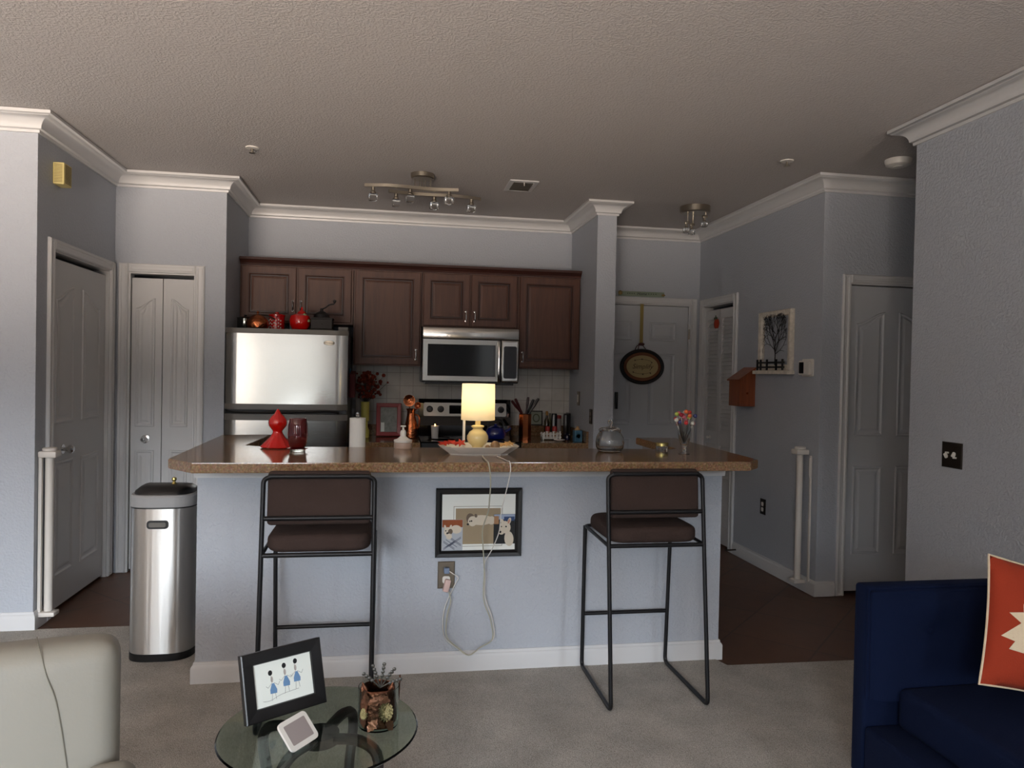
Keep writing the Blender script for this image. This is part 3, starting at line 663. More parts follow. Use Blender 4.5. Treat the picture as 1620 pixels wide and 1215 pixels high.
for dy,s in ((.027,1),(-.022,-1)):
    bm=B(); box(bm,-.005,.005,-.012,.012,0,.016,.002,mx=PXm(XN-.006)@Matrix.Translation((3.12+dy,1.067,0))@Matrix.Rotation(.5*s,4,'X')); box(bm,-.012,.004,-.014 if s<0 else .006,-.006 if s<0 else .014,.0,.01,.001,mx=PXm(XN-.006)@Matrix.Translation((3.12+dy,1.067,0))); obj('toggle',bm,'white',t)
t=thing('thermostat','white wall thermostat with dark screen beside the tree picture','thermostat',(XR,4.54,1.49))
bm=B(); prism(bm,rrect(4.468,4.60,1.435,1.552,.012),.008,mx=PXm(XR),z0=.0005); obj('wall_plate',bm,'white',t,sm=False)
bm=B(); prism(bm,rrect(4.49,4.612,1.445,1.54,.008),.017,mx=PXm(XR),z0=.009,bev=.002); obj('housing',bm,'white',t,sm=False)
bm=B(); prism(bm,rrect(4.55,4.605,1.455,1.53,.003),.001,mx=PXm(XR),z0=.0262); obj('screen',bm,'glassblk',t,sm=False)
# mailbox
t=thing('wooden_mailbox','orange-brown wooden letter box with sloped lid on the right wall','mailbox',(XR,5.33,1.2))
bm=B(); prism(bm,[(0.0005,1.2),(.125,1.2),(.125,1.40),(0.0005,1.485)],.18,mx=Matrix(((-1,0,0,XR),(0,0,1,5.25),(0,1,0,0),(0,0,0,1)))); obj('box_body',bm,'mailwood',t,sm=False)
bm=B(); prism(bm,[(0.0005,1.4885),(.14,1.394),(.14,1.404),(0.0005,1.50)],.2,mx=Matrix(((-1,0,0,XR),(0,0,1,5.24),(0,1,0,0),(0,0,0,1)))); obj('sloped_lid',bm,'mailwood',t,sm=False)
bm=B(); lathe(bm,[(.008,0),(.008,.004),(.004,.012),(0,.013)],mx=PY(5.2495)@Matrix.Translation((XR-.065,1.3,0)),seg=12); obj('keyhole_button',bm,'copper2',t)
# tree picture
t=thing('tree_wall_art','distressed white frame with a bare black tree and fence silhouette','wall art',(XR,4.93,1.46))
mx=PXm(XR)
fr='weathered_white'; M[fr]=mat(fr,(212,204,190),.7,var=.35,vscale=40)
bm=B()
rings2(bm,[(4.715,1.475),(5.165,1.475),(5.165,1.905),(4.715,1.905)],[(0,.001),(0,.03),(.006,.034),(.036,.03),(.042,.02),(.042,.001)],mx,cap=False); obj('frame',bm,fr,t,sm=False)
bm=B(); box(bm,4.70,5.19,1.448,1.474,.001,.06,.004,mx=mx); obj('ledge',bm,fr,t,sm=False)
bm=B(); rt_=random.Random(3)
def br(p,a,l,w,d):
    q=(p[0]+l*math.cos(a),p[1]+l*math.sin(a))
    if q[1]>1.885 or abs(q[0]-4.925)>.168 or (d>1 and q[1]<1.56): return
    nx_,ny_=-math.sin(a)*w,math.cos(a)*w
    prism(bm,[(p[0]-nx_,p[1]-ny_),(q[0]-nx_*.65,q[1]-ny_*.65),(q[0]+nx_*.65,q[1]+ny_*.65),(p[0]+nx_,p[1]+ny_)],.002,mx=mx,z0=.024+.0012*d)
    if d<7:
        for s in ((-1,1) if d else (-1,0,1)):
            br(q,a+s*rt_.uniform(.2,.62),l*rt_.uniform(.68,.86),w*.62,d+1)
br((4.925,1.48),PI/2,.12,.0075,0)
for k in range(6):
    br((4.925,1.59+k*.03),PI/2+(-1)**k*rt_.uniform(.7,1.25),.075-.005*k,.0032,2)
obj('tree_silhouette',bm,'black',t,sm=False)
bm=B()
for z in (1.492,1.525): box(bm,4.775,5.155,z,z+.013,.036,.042,mx=mx)
for y in (4.785,4.87,5.0,5.09,5.14): box(bm,y,y+.013,1.476,1.555,.038,.048,mx=mx)
obj('fence_silhouette',bm,'black',t,sm=False)
# pumpkin ornament
t=thing('pumpkin_ornament','small orange pumpkin ornament hanging on the louvered door','ornament',(XR,5.925,1.84))
mxp=PXm(XR-.004); bm=B()
for k in range(-2,3): ell(bm,(0,0,0),.016,.042,.012,12,mx=mxp@Matrix.Translation((5.925+k*.011,1.875,.014-.003*abs(k))))
obj('pumpkin',bm,'orange',t)
bm=B(); 
for k,(u,v) in enumerate(((-.018,.0),(.0,.008),(.02,.0))): ell(bm,(0,0,0),.014,.008,.005,10,mx=mxp@Matrix.Translation((5.925+u,1.918+v,.016))@Matrix.Rotation(k-1,4,'Z'))
tube(bm,[(XR-.018,5.925,1.92),(XR-.018,5.93,1.945)],.004); obj('leaves',bm,pm('dark_green',(44,62,36)),t)
# oval plaque on the entry door
t=thing('oval_plaque','oval cream and brown wooden plaque hanging on the entry door','plaque',(2.246,YE,1.41))
mx=PY(YE)@Matrix.Translation((2.24,1.50,.012)); cx=0
def oval(rx,rz,z,h,m,n): 
    bm=B(); prism(bm,ellpoly(0,0,rx,rz,40),h,mx=mx,z0=z); return obj(n,bm,m,t,sm=False)
bm=B(); rings2(bm,ellpoly(0,0,.205,.158,48),[(0,0),(0,.012),(.008,.018),(.024,.016),(.03,.008)],mx); obj('outer_rim',bm,'black',t)
oval(.172,.127,.0085,.004,pm('rust_brown',(112,66,38)),'brown_border'); oval(.147,.10,.0126,.003,pm('antique_cream',(176,158,112)),'cream_panel')
tx=mx@Matrix.Translation((0,0,.0162)); text('Simplify',.062,tx@Matrix.Translation((0,0,.0)),pm('faded_brown_ink',(92,74,46)),t,'lettering',shear=.3)
bm=B()
for u,v in ((-.07,.055),(-.005,.066),(.085,.038),(-.085,-.05),(.005,-.068),(.075,-.058)): prism(bm,[( u+ .009*(1 if k%2==0 else .45)*math.cos(k*PI/5+PI/2), v+.009*(1 if k%2==0 else .45)*math.sin(k*PI/5+PI/2)) for k in range(10)],.001,mx=tx)
for s,v in ((1,.06),(-1,-.06)):
    g=B(); tube(g,smooth([(-.08,v-.006*s,.0006),(-.04,v+.002*s,.0006),(0,v+.004*s,.0006),(.04,v,.0006),(.08,v-.012*s,.0006)],4),.0013,6); g.transform(tx); fin(g,bm)
obj('stars_and_vine',bm,pm('dark_brown_ink',(52,38,26)),t,sm=False)
bm=B(); box(bm,2.215,2.245,YE-.012,YE-.009,1.70,2.058); obj('ribbon',bm,pm('gold_ribbon',(150,130,72)),t,sm=False)
bm=B()
for a in ((2.17,1.645),(2.20,1.64),(2.28,1.64)): tube(bm,smooth([(2.23,YE-.016,1.70),((a[0]+2.23)/2-.01,YE-.02,1.685),(a[0],YE-.018,1.645)],4),.004,6)
ell(bm,(2.23,YE-.018,1.70),.03,.012,.014,12); obj('twine_bow',bm,pm('dark_red_twine',(70,34,30)),t)
# sign above the entry door
t=thing('door_top_sign','narrow lettered wooden strip sign resting on top of the entry door casing','sign',(2.22,YE,2.1))
bm=B(); box(bm,2.005,2.43,YE-.0245,YE-.0185,2.1225,2.166); obj('sign_board',bm,pm('sage_board',(130,142,124)),t,sm=False)
mxs=PY(YE-.025)
text('Home',.036,mxs@Matrix.Translation((2.22,2.146,0)),'black',t,'lettering',shear=.3)
bm=B()
for u in (2.09,2.11,2.13,2.15,2.285,2.307,2.329,2.351):
    prism(bm,[(u+.007*(1 if k%2==0 else .45)*math.cos(k*PI/5+PI/2),2.147+.007*(1 if k%2==0 else .45)*math.sin(k*PI/5+PI/2)) for k in range(10)],.001,mx=mxs)
obj('star_marks',bm,pm('dark_green',(44,62,36)),t,sm=False)
obj('end_ornament',ell(B(),(2.02,YE-.03,2.15),.02,.008,.02,12),pm('ochre',(140,120,70)),t); obj('end_ornament',ell(B(),(2.42,YE-.03,2.14),.018,.008,.01,12),'ochre',t)
# door stop
bm=B(); tube(bm,[(XR-.017,5.47,.05),(XR-.09,5.47,.048)],.006); ell(bm,(XR-.095,5.47,.048),.01,.01,.01,10)
tag(obj('door_stop',bm,'dkplate'),'small dark spring door stop on the right baseboard','door stop')
# ------------------------------------------------------------------ bar stools
def stool(label,loc):
    t=thing('bar_stool',label,'bar stool',loc,group='bar stools')
    h=.215; r=.0095; I=lambda n,bm,m,ang=.9: obj(n,bm,m,t,local=True,ang=ang)
    for s in (-1,1):
        bm=B(); tube(bm,fillet([(s*h,.46,.69),(s*h*.98,.485,r),(s*h,0,r),(s*h,.11,.972),(s*(h-.03),.105,.985)],.03),r); I('side_frame',bm,'blackm')
    bm=B(); tube(bm,[(-h+.02,.106,.985),(h-.02,.106,.985)],r); tube(bm,[(-h+.006,.091,.822),(h-.006,.091,.822)],r); I('back_bars',bm,'blackm')
    bm=B(); tube(bm,fillet([(-h,.078,.68),(-h,.465,.69),(h,.465,.69),(h,.078,.68)],.03),.008); tube(bm,[(-h,.078,.68),(h,.078,.68)],r); I('seat_rails',bm,'blackm')
    bm=B(); tube(bm,[(-h+.004,.478,.262),(h-.004,.478,.262)],r); I('footrest',bm,'blackm')
    bm=B(); g=B(); box(g,-.2,.2,0,.035,.792,1.004,.016,3)
    for v in g.verts: v.co.y+=.103+.0*v.co.x**2+(v.co.z-.9)*.09+.02*(1-(v.co.x/.2)**2)
    fin(g,bm); I('backrest',bm,'suede')
    bm=B(); g=B(); prism(g,rrect(-.203,.203,.084,.475,.075,6),.064,z0=.686)
    bmesh.ops.remove_doubles(g,verts=g.verts[:],dist=.0001); bmesh.ops.bevel(g,geom=[e for e in g.edges if abs(e.verts[0].co.z-e.verts[1].co.z)<.001],offset=.022,segments=4,affect='EDGES',profile=.5)
    bmesh.ops.triangulate(g,faces=[f for f in g.faces if len(f.verts)>8]); bmesh.ops.subdivide_edges(g,edges=[e for e in g.edges if e.calc_length()>.1],cuts=3)
    for v in g.verts:
        if v.co.z>.72: v.co.z+=.016*(1-(v.co.x/.21)**2)*(1-((v.co.y-.275)/.21)**2)
    fin(g,bm); I('seat',bm,'suede',1.2)
    return t
stool('black metal bar stool with brown suede seat, nearer the steel trash can',(-.256,2.905,.007))
stool('black metal bar stool with brown suede seat, nearer the hallway',(1.16,2.945,.007))
# ------------------------------------------------------------------ framed dog photos on the bar wall
t=thing('dog_photo_frame','black framed collage of white dog photos on the bar wall','picture frame',(.44,3.46,.55))
mx=PY(3.4635)
x0,x1,z0,z1=.236,.644,.548,.872
mk=Matrix.Translation((0,0,.0))
bm=B(); rings2(bm,[(x0,z0),(x1,z0),(x1,z1),(x0,z1)],[(0,.001),(0,.02),(.004,.024),(.018,.022),(.028,.014),(.03,.008)],mx,cap=False); obj('frame',bm,'black',t,sm=False)
bm=B(); box(bm,x0+.02,x1-.02,z0+.02,z1-.02,.002,.008,mx=mx); obj('mat_board',bm,'mat',t,sm=False)
def flat(n,poly,z,m,p=None):
    bm=B(); prism(bm,poly,.0004,mx=mx,z0=z); return obj(n,bm,m,p or t,sm=False)
rc=lambda a,b_,c,d:[(a,c),(b_,c),(b_,d),(a,d)]
flat('inner_mat_line',rc(.320,.553,.596,.786),.0081,pm('grey_line',(120,112,96)))
flat('inner_mat',rc(.322,.551,.598,.784),.0086,'mat')
pc=flat('centre_photo',rc(.33,.543,.607,.776),.0091,pm('tan_photo_ground',(150,134,108)))
def E_(u,v,a,b_,z,m,par,n=18,rot=0):
    pts=[(u+x*math.cos(rot)-y*math.sin(rot),v+x*math.sin(rot)+y*math.cos(rot)) for x,y in ellpoly(0,0,a,b_,n)]
    bm=B(); prism(bm,pts,.0003,mx=mx,z0=z); return bm
fur=pm('cream_dog_fur',(206,196,178)); fur2=pm('grey_dog_fur',(98,84,70)); inkb=pm('ink_black',(14,12,12)); pinkear=pm('pink_ear',(186,132,112))
def dogpic(par,z,parts):
    groups={}
    for k,(u,v,a,b_,m,rot) in enumerate(parts):
        g=groups.setdefault(m,B()); pts=[(u+x*math.cos(rot)-y*math.sin(rot),v+x*math.sin(rot)+y*math.cos(rot)) for x,y in ellpoly(0,0,a,b_,16)]
        prism(g,pts,.0002,mx=mx,z0=z+.00015*k)
    for m,g in groups.items(): obj('dog_picture',g,m,par,sm=False)
dogpic(pc,.0096,[(.40,.727,.02,.026,'grey_dog_fur',.2),(.45,.72,.058,.024,'cream_dog_fur',0),(.41,.715,.022,.024,'cream_dog_fur',0),(.425,.741,.007,.009,'grey_dog_fur',.3),(.388,.701,.006,.005,'ink_black',0),(.405,.716,.004,.004,'ink_black',0),(.397,.715,.003,.004,'ink_black',0),(.50,.718,.018,.02,'cream_dog_fur',0)])
pl=flat('left_photo',rc(.2665,.364,.578,.724),.0096,pm('photo_quilt',(170,176,184)))
flat('photo_wood',rc(.268,.363,.688,.723),.0101,pm('photo_orange_brown',(140,72,32)),pl)
bm=B()
for k in range(5):
    for s in (1,-1):
        g=B(); u=.272+k*.02
        prism(g,[(-.032,-.001),(.032,-.001),(.032,.001),(-.032,.001)],.0002,z0=.0101); g.transform(mx@Matrix.Translation((min(.33,max(.30,u)),.60+k*.006,0))@Matrix.Rotation(s*.6,4,'Z')); fin(g,bm)
obj('quilt_lines',bm,pm('photo_navy_line',(40,48,72)),pl,sm=False)
dogpic(pl,.0104,[(.333,.678,.026,.02,'cream_dog_fur',-.1),(.295,.667,.02,.022,'cream_dog_fur',0),(.281,.69,.005,.010,'cream_dog_fur',.3),(.307,.69,.005,.010,'cream_dog_fur',-.3),(.306,.668,.011,.013,'grey_dog_fur',0),(.293,.66,.006,.005,'ink_black',0),(.284,.672,.003,.003,'ink_black',0),(.30,.645,.014,.014,'cream_dog_fur',0)])
pr=flat('right_photo',rc(.511,.6135,.606,.747),.0096,pm('photo_black',(16,18,22)))
flat('photo_sky',rc(.512,.6125,.722,.746),.0101,pm('photo_pale_blue',(150,164,188)),pr); flat('photo_carpet',rc(.512,.535,.70,.738),.0105,pm('photo_tan',(158,118,84)),pr)
flat('photo_blue',rc(.56,.61,.715,.735),.0108,pm('photo_deep_blue',(36,62,104)),pr)
dogpic(pr,.0112,[(.585,.63,.022,.036,'cream_dog_fur',.1),(.566,.685,.026,.03,'cream_dog_fur',.3),(.552,.712,.007,.014,'cream_dog_fur',.4),(.585,.714,.008,.017,'cream_dog_fur',-.3),(.583,.712,.005,.011,'pink_ear',-.3),(.548,.662,.014,.012,'cream_dog_fur',0),(.542,.663,.006,.006,'ink_black',0),(.57,.688,.004,.004,'ink_black',0),(.548,.688,.003,.003,'ink_black',0)])
# outlet with plugs under the frame
ot=outlet('wall_outlet','pewter outlet plate on the bar wall with two plugs in it','outlet',PY(3.464)@Matrix.Translation((.291,.462,0)),.08,.127,'pewter',[('socket',0,-.022,.036,.034,.002)],'white')
t=thing('lamp_cord','long ivory lamp cord looping down the bar wall to the outlet','cord',(.42,3.4,.1))
def P(y,*q): return [(x,y,z) for x,z in q]
bm=B(); pa=[(.437,3.345,1.036),(.433,3.28,1.0355),(.432,3.18,1.0355),(.433,3.128,1.034),(.438,3.116,1.01),(.445,3.12,.95),(.448,3.16,.88),(.455,3.25,.80),(.438,3.30,.71),(.448,3.35,.62),(.46,3.38,.50),(.463,3.40,.36),(.498,3.405,.26),(.507,3.405,.17),(.45,3.41,.13),(.40,3.415,.095),(.35,3.42,.13),(.295,3.42,.185),(.295,3.42,.28),(.31,3.42,.35),(.302,3.435,.39)]
tube(bm,smooth(pa,6),.003,8); obj('cable',bm,'ivory',t)
bm=B(); box(bm,-.014,.014,-.03,.0,-.028,.03,.006,mx=Matrix.Translation((.292,3.455,.415))@Matrix.Rotation(.25,4,'Y')@Matrix.Rotation(-.1,4,'X')); obj('plug',bm,pm('pinkish_plug',(206,176,168)),t)
t=thing('white_charger_cord','thin white cord hanging from the tray beside the lamp cord','cord',(.5,3.4,.5))
bm=B(); pb=[(.505,3.35,1.034),(.517,3.25,1.0345),(.523,3.165,1.0345),(.528,3.132,1.034),(.53,3.12,1.0),(.522,3.12,.95),(.51,3.14,.88),(.505,3.2,.80),(.51,3.28,.70),(.49,3.36,.60),(.466,3.41,.53),(.471,3.425,.46),(.473,3.425,.36),(.508,3.43,.262),(.517,3.43,.165),(.455,3.437,.122),(.402,3.44,.086),(.345,3.443,.12),(.285,3.448,.18),(.283,3.448,.3),(.33,3.44,.42),(.345,3.43,.455),(.32,3.43,.475),(.296,3.435,.49)]
tube(bm,smooth(pb,6),.0022,8); obj('cable',bm,'white',t)
bm=B(); box(bm,-.013,.013,-.028,.0,-.013,.013,.004,mx=Matrix.Translation((.291,3.456,.488))); obj('plug',bm,pm('clear_blue_plug',(120,136,160)),t)
# ------------------------------------------------------------------ trash can
t=thing('trash_can','tall brushed stainless trash can with black lid beside the bar','trash can',(-1.06,3.86,.007))
def semi(k=1,dz=0):
    pts=[]; 
    for i in range(25):
        a=PI+PI*i/24; pts.append((-1.06+.15*k*math.copysign(abs(math.cos(a))**.55,math.cos(a)),3.86-.13*k*abs(math.sin(a))**.8))
    pts+=[(-1.06+.15*k,3.955),(-1.06-.15*k,3.955)]
    return pts
bm=B(); prism(bm,semi(1.01),.035,z0=.008); obj('base_ring',bm,'black',t,ang=.5)
bm=B(); prism(bm,semi(1),.694,z0=.0435); obj('steel_body',bm,'steelz',t,ang=.5)
bm=B(); prism(bm,semi(1.012),.006,z0=.738); obj('seal',bm,'black',t,ang=.5)
bm=B(); rings2(bm,semi(1.02),[(0,.7445),(0,.79),(.006,.80),(.02,.802)],cap=False); obj('lid_rim',bm,pm('silver_plastic',(150,150,150),.4),t,ang=.5)
bm=B(); rings2(bm,semi(1.02),[(.015,.795),(.02,.815),(.045,.835),(.07,.842)]); obj('lid',bm,'black',t,ang=.9)
hx=-1.062; mh=PY(3.7285)@Matrix.Translation((hx,.664,0))
bm=B(); prism(bm,rrect(-.048,.048,-.02,.02,.015),.006,mx=mh); hg=obj('grip',bm,'black',t)
bm=B(); prism(bm,rrect(-.038,.038,-.011,.011,.008),.002,mx=mh,z0=.0062); obj('grip_inset',bm,'grey',hg)
bm=B(); lathe(bm,[(.012,0),(.008,.006),(.006,.012),(.012,.02),(.010,.03),(0,.034)],c=(-1.02,3.84,.8425),seg=16); obj('gold_knob',bm,'goldlid',t)
# ------------------------------------------------------------------ on the bar
ZC=1.0305
t=thing('red_glass_figurine','glossy red glass figurine with pointed bulb top and ruffled skirt','figurine',(-.522,3.745,ZC))
prof=[(.0,0),(.072,.001),(.078,.006),(.058,.028),(.036,.052),(.024,.072),(.022,.082),(.031,.094),(.041,.108),(.044,.122),(.041,.138),(.030,.154),(.017,.166),(.010,.178),(.004,.188),(0,.19)]
bm=B(); lathe(bm,prof,c=(-.522,3.745,ZC),seg=48,ripple=lambda a,r,z:.05*math.sin(12*a)*(1 if z<.05 else .3)); obj('figure_body',bm,'redgl',t,ang=1.2)
t=thing('red_candle_jar','dark red ribbed barrel-shaped glass candle jar on a small coaster','candle jar',(-.43,3.58,ZC))
bm=B(); lathe(bm,[(.034,0),(.036,.002),(.036,.012),(0,.012)],c=(-.408,3.585,ZC)); obj('coaster_base',bm,'thin',t)
bm=B(); lathe(bm,[(.046,.0125),(.048,.016),(.02,.019),(0,.019)],c=(-.408,3.585,ZC)); obj('dark_coaster',bm,'redcl',t)
bm=B(); lathe(bm,[(.036,.0195),(.042,.04),(.045,.08),(.044,.12),(.038,.15),(.036,.155),(.034,.155),(.036,.148),(.041,.12),(.042,.08),(.039,.042),(.033,.025),(0,.025)],c=(-.408,3.585,ZC),seg=48,ripple=lambda a,r,z:.02*math.cos(16*a)); obj('ribbed_glass',bm,'redcl',t,ang=1)
bm=B(); lathe(bm,[(.032,.0255),(.038,.05),(.039,.092),(0,.092)],c=(-.408,3.585,ZC),seg=32); obj('candle_wax',bm,'red',t)
t=thing('paper_towel_roll','white paper towel roll standing behind the bar left of the soap dispenser','paper towels',(-.09,4.08,ZB))
px_,py_=-.152,4.08
bm=B(); lathe(bm,[(.018,0),(.043,.0),(.043,.262),(.018,.262),(.018,.0)],c=(px_,py_,ZB+.012)); obj('roll',bm,'paper',t)
bm=B(); lathe(bm,[(.055,0),(.055,.01),(.008,.011),(.008,.275),(.004,.276),(.010,.285),(.010,.30),(0,.306)],c=(px_,py_,ZB+.0005)); obj('holder',bm,'chrome',t)
t=thing('soap_dispenser','small white soap dispenser on a round stacked base at the back edge of the bar','soap dispenser',(.085,3.732,ZC))
sx_,sy_=.085,3.732
bm=B(); lathe(bm,[(.043,0),(.045,.003),(.045,.026),(.042,.03),(0,.03)],c=(sx_,sy_,ZC)); obj('lower_dish',bm,pm('taupe_ceramic',(170,150,138),.3),t)
bm=B(); lathe(bm,[(.044,.0305),(.046,.036),(.046,.042),(.03,.047),(.02,.055),(.015,.06),(0,.06)],c=(sx_,sy_,ZC)); obj('dish',bm,'white',t)
bm=B(); lathe(bm,[(.014,.0605),(.015,.08),(.011,.09),(.005,.093),(.005,.106),(0,.106)],c=(sx_,sy_,ZC)); box(bm,sx_-.013,sx_+.013,sy_-.007,sy_+.007,ZC+.1065,ZC+.114,.002); obj('pump_bottle',bm,'white',t)
# tray with lamp
t=thing('serving_tray','white scalloped ceramic tray under the table lamp','tray',(.45,3.5,ZC))
pl_=[(.45+(a-.47)*.91,b_) for a,b_ in ((.305,3.395),(.30,3.37),(.60,3.37),(.61,3.395),(.655,3.42),(.665,3.46),(.665,3.54),(.64,3.58),(.60,3.60),(.59,3.62),(.32,3.62),(.31,3.60),(.27,3.58),(.245,3.54),(.245,3.46),(.255,3.42))]
bm=B(); rings2(bm,pl_[::1],[(.0,.0405),(.004,.0415),(.02,.034),(.055,.008),(.06,.006)],Matrix.Translation((0,0,ZC))); 
g=B(); rings2(g,pl_,[(.0,.0402),(.006,.034),(.05,.004),(.052,0)],Matrix.Translation((0,0,ZC))); fin(g,bm); obj('tray_body',bm,'white',t,ang=.4)
lx,ly=.432,3.5
t=thing('table_lamp','lit table lamp with cream drum shade and round cream ceramic base','lamp',(lx,ly,ZC+.007))
bm=B(); lathe(bm,[(.03,0),(.034,.004),(.03,.012),(.022,.018),(.028,.03),(.044,.044),(.051,.062),(.050,.078),(.040,.096),(.026,.106),(.022,.112),(.03,.118),(.032,.124),(.024,.128),(.013,.130),(.013,.152),(0,.152)],c=(lx,ly,ZC+.0072),seg=40); obj('lamp_base',bm,'cream',t)
bm=B(); g=B()
lathe(bm,[(.081,0),(.0785,.172),(.077,.172),(.0795,0)],c=(lx,ly,1.191),seg=56)
for f in [f for f in bm.faces if len(f.verts)>6]: bm.faces.remove(f)
obj('lamp_shade',bm,'shade',t)
bm=B(); lathe(bm,[(.01,0),(.012,.01),(.024,.035),(.028,.055),(.022,.075),(0,.085)],c=(lx,ly,1.215),seg=20); obj('bulb',bm,'bulb',t)
bm=B()
for a in (0,2.1,4.2): tube(bm,[(lx,ly,1.21),(lx+.079*math.cos(a),ly+.079*math.sin(a),1.2)],.002)
lathe(bm,[(.015,0),(.015,.02),(0,.02)],c=(lx,ly,1.195)); obj('shade_fitter',bm,'goldlid',t)
tag(obj('white_taper_candle',lathe(B(),[(.0065,0),(.0065,.15),(.002,.155),(0,.155)],c=(.372,3.56,ZC+.0075),seg=14),'white'),'thin white taper candle standing on the tray behind the lamp','candle')
def leafshape(bm,mx,s,n=5):
    pts=[]
    for k in range(n*2):
        a=2*PI*k/(n*2); r=s*(1 if k%2==0 else .45); pts.append((r*math.cos(a),r*math.sin(a)*.8))
    prism(bm,pts,.002,mx=mx)
bm=B()
for k in range(5): leafshape(bm,Matrix.Translation((.272+.02*k,3.50+.012*(k%2),ZC+.047+.003*(k%3)))@Matrix.Rotation(R.uniform(.25,.6),4,'X')@Matrix.Rotation(k*1.1,4,'Z'),.034)
tag(obj('red_autumn_leaves',bm,pm('red_leaf_fabric',(178,40,18)),sm=False),'heap of red artificial autumn leaves on the left of the white tray','artificial leaves')
bm=B()
for k in range(4): leafshape(bm,Matrix.Translation((.535+.018*k,3.48+.02*(k%2),ZC+.040+.003*k))@Matrix.Rotation(R.uniform(.2,.45),4,'X')@Matrix.Rotation(k*.9,4,'Z'),.028)
tag(obj('tan_autumn_leaves',bm,pm('tan_leaf_fabric',(190,150,96)),sm=False),'tan artificial leaves on the right end of the white tray','artificial leaves')
for (x,y,r,l) in ((.507,3.43,.023,'larger round brown wooden ball on the white tray'),(.474,3.445,.013,'small dark brown ball on the white tray by the lamp foot')):
    bm=B(); ell(bm,(x,y,ZC+.0205+r),r,r,r,20); tag(obj('wooden_ball',bm,pm('brown_ball',(128,98,66),.5)),l,'ball','decorative balls on the tray')
# glass cookie jar
jx,jy=1.122,3.61
t=thing('glass_cookie_jar','clear glass cookie jar with round-knobbed lid on the bar','jar',(jx,jy,ZC))
bm=B(); lathe(bm,[(.05,0),(.06,.003),(.070,.02),(.0725,.045),(.070,.07),(.058,.092),(.053,.098),(.055,.104),(.052,.104),(.050,.098),(.055,.09),(.067,.069),(.0695,.045),(.067,.022),(.055,.008),(0,.008)],c=(jx,jy,ZC),seg=40); obj('jar_body',bm,'glass',t)
bm=B(); lathe(bm,[(.058,.1045),(.058,.110),(.045,.120),(.02,.126),(.007,.128),(.008,.134),(.013,.142),(.014,.150),(.009,.159),(0,.162)],c=(jx,jy,ZC),seg=32); obj('jar_lid',bm,'glass',t)
# small jar
t=thing('small_gold_lid_jar','small round glass jar with gold metal lid on the bar','jar',(1.435,3.70,ZC))
bm=B(); lathe(bm,[(.03,0),(.032,.003),(.032,.018),(.028,.02),(0,.02)],c=(1.435,3.70,ZC)); obj('jar_body',bm,'glass',t)
bm=B(); lathe(bm,[(.0335,.0205),(.0335,.034),(.031,.037),(.02,.036),(0,.036)],c=(1.435,3.70,ZC)); obj('jar_lid',bm,'goldlid',t)
# lollipop glass
vx,vy=1.475,3.50
t=thing('footed_glass','footed clear parfait glass filled with lollipops on the bar','glass',(vx,vy,ZC))
bm=B(); lathe(bm,[(.028,0),(.028,.002),(.01,.006),(.006,.012),(.010,.02),(.006,.028),(.009,.034),(.018,.045),(.027,.07),(.031,.1),(.035,.15),(.0335,.15),(.0295,.1),(.0255,.072),(.016,.05),(0,.042)],c=(vx,vy,ZC),seg=32); obj('glass_body',bm,'glass',t)
rl=random.Random(5); cols=[('candy_pink',(214,110,126)),('candy_red',(196,36,40)),('candy_orange',(226,112,60)),('candy_green',(178,196,84)),('candy_white',(224,224,214)),('candy_blue',(60,66,120)),('candy_crimson',(170,28,52))]
for k in range(28):
    a=k*2.399; r=.053*math.sqrt((k+.5)/28); hz=.146+.0215*(k%3)+.025*(1-(r/.053)**2)
    if k in (5,13): hz-=.03
    x,y,z=vx+r*math.cos(a)*1.0,vy+r*math.sin(a)*.8,ZC+hz
    c,cc=cols[k%7]; pm(c,cc,.35)
    lp=thing('lollipop','small wrapped lollipop standing in the footed parfait glass','lollipop',(x,y,z),group='lollipops in the footed glass')
    bm=B(); ell(bm,(x,y,z),.0108,.0108,.0108,10); obj('candy',bm,c,lp)
    bm=B(); tube(bm,[(x,y,z-.009),(vx+(x-vx)*.12,vy+(y-vy)*.12,ZC+.058+.002*(k%5))],.0014,5); obj('stick',bm,'white',lp)
# ------------------------------------------------------------------ on the kitchen counters
cz=ZB+.0005
t=thing('dried_flower_vase','yellow-green vase with a bunch of dark red dried flowers by the fridge','vase',(-.13,5.95,cz))
fx,fy=-.165,5.93
bm=B(); lathe(bm,[(.03,0),(.035,.005),(.035,.06),(.022,.085),(.022,.13),(.032,.135),(.034,.285),(.03,.285),(.028,.16),(0,.16)],c=(fx,fy,cz)); obj('vase_body',bm,'yellowp',t)
bm=B(); rf=random.Random(9); g2=B()
for k in range(170):
    a=rf.uniform(0,2*PI); r=abs(rf.gauss(0,.055)); z=cz+.32+rf.uniform(0,.20); x=fx+.01+r*math.cos(a); y=fy+r*math.sin(a)*.6
    if x<-.25: x=-.23
    s=rf.uniform(.007,.016); ell(bm,(x,y,z),s,s*.8,s,8)
    if k%3==0: tube(g2,[(fx,fy,cz+.27),(x,y,z)],.0015,5)
for x,z in ((.115,.445),(.095,.405),(.10,.36),(.07,.38)): ell(bm,(fx+x,fy,cz+z),.017,.015,.017,10); tube(g2,[(fx,fy,cz+.27),(fx+x,fy,cz+z)],.0015,5)
df_=obj('dried_flowers',bm,mat('dark_red_dried_petals',(116,40,18),.95,var=.6,vscale=25,bump=1,bscale=150),t); df_['kind']='stuff'; obj('stems',g2,'dark',t)
t=thing('red_photo_frame','dark red framed black-and-white photo on the kitchen counter','picture frame',(.03,6.0,cz))
mr=Matrix.Translation((.02,6.06,cz+.003))@Matrix.Rotation(-.16,4,'X')@Matrix(((1,0,0,0),(0,0,-1,0),(0,1,0,0),(0,0,0,1)))
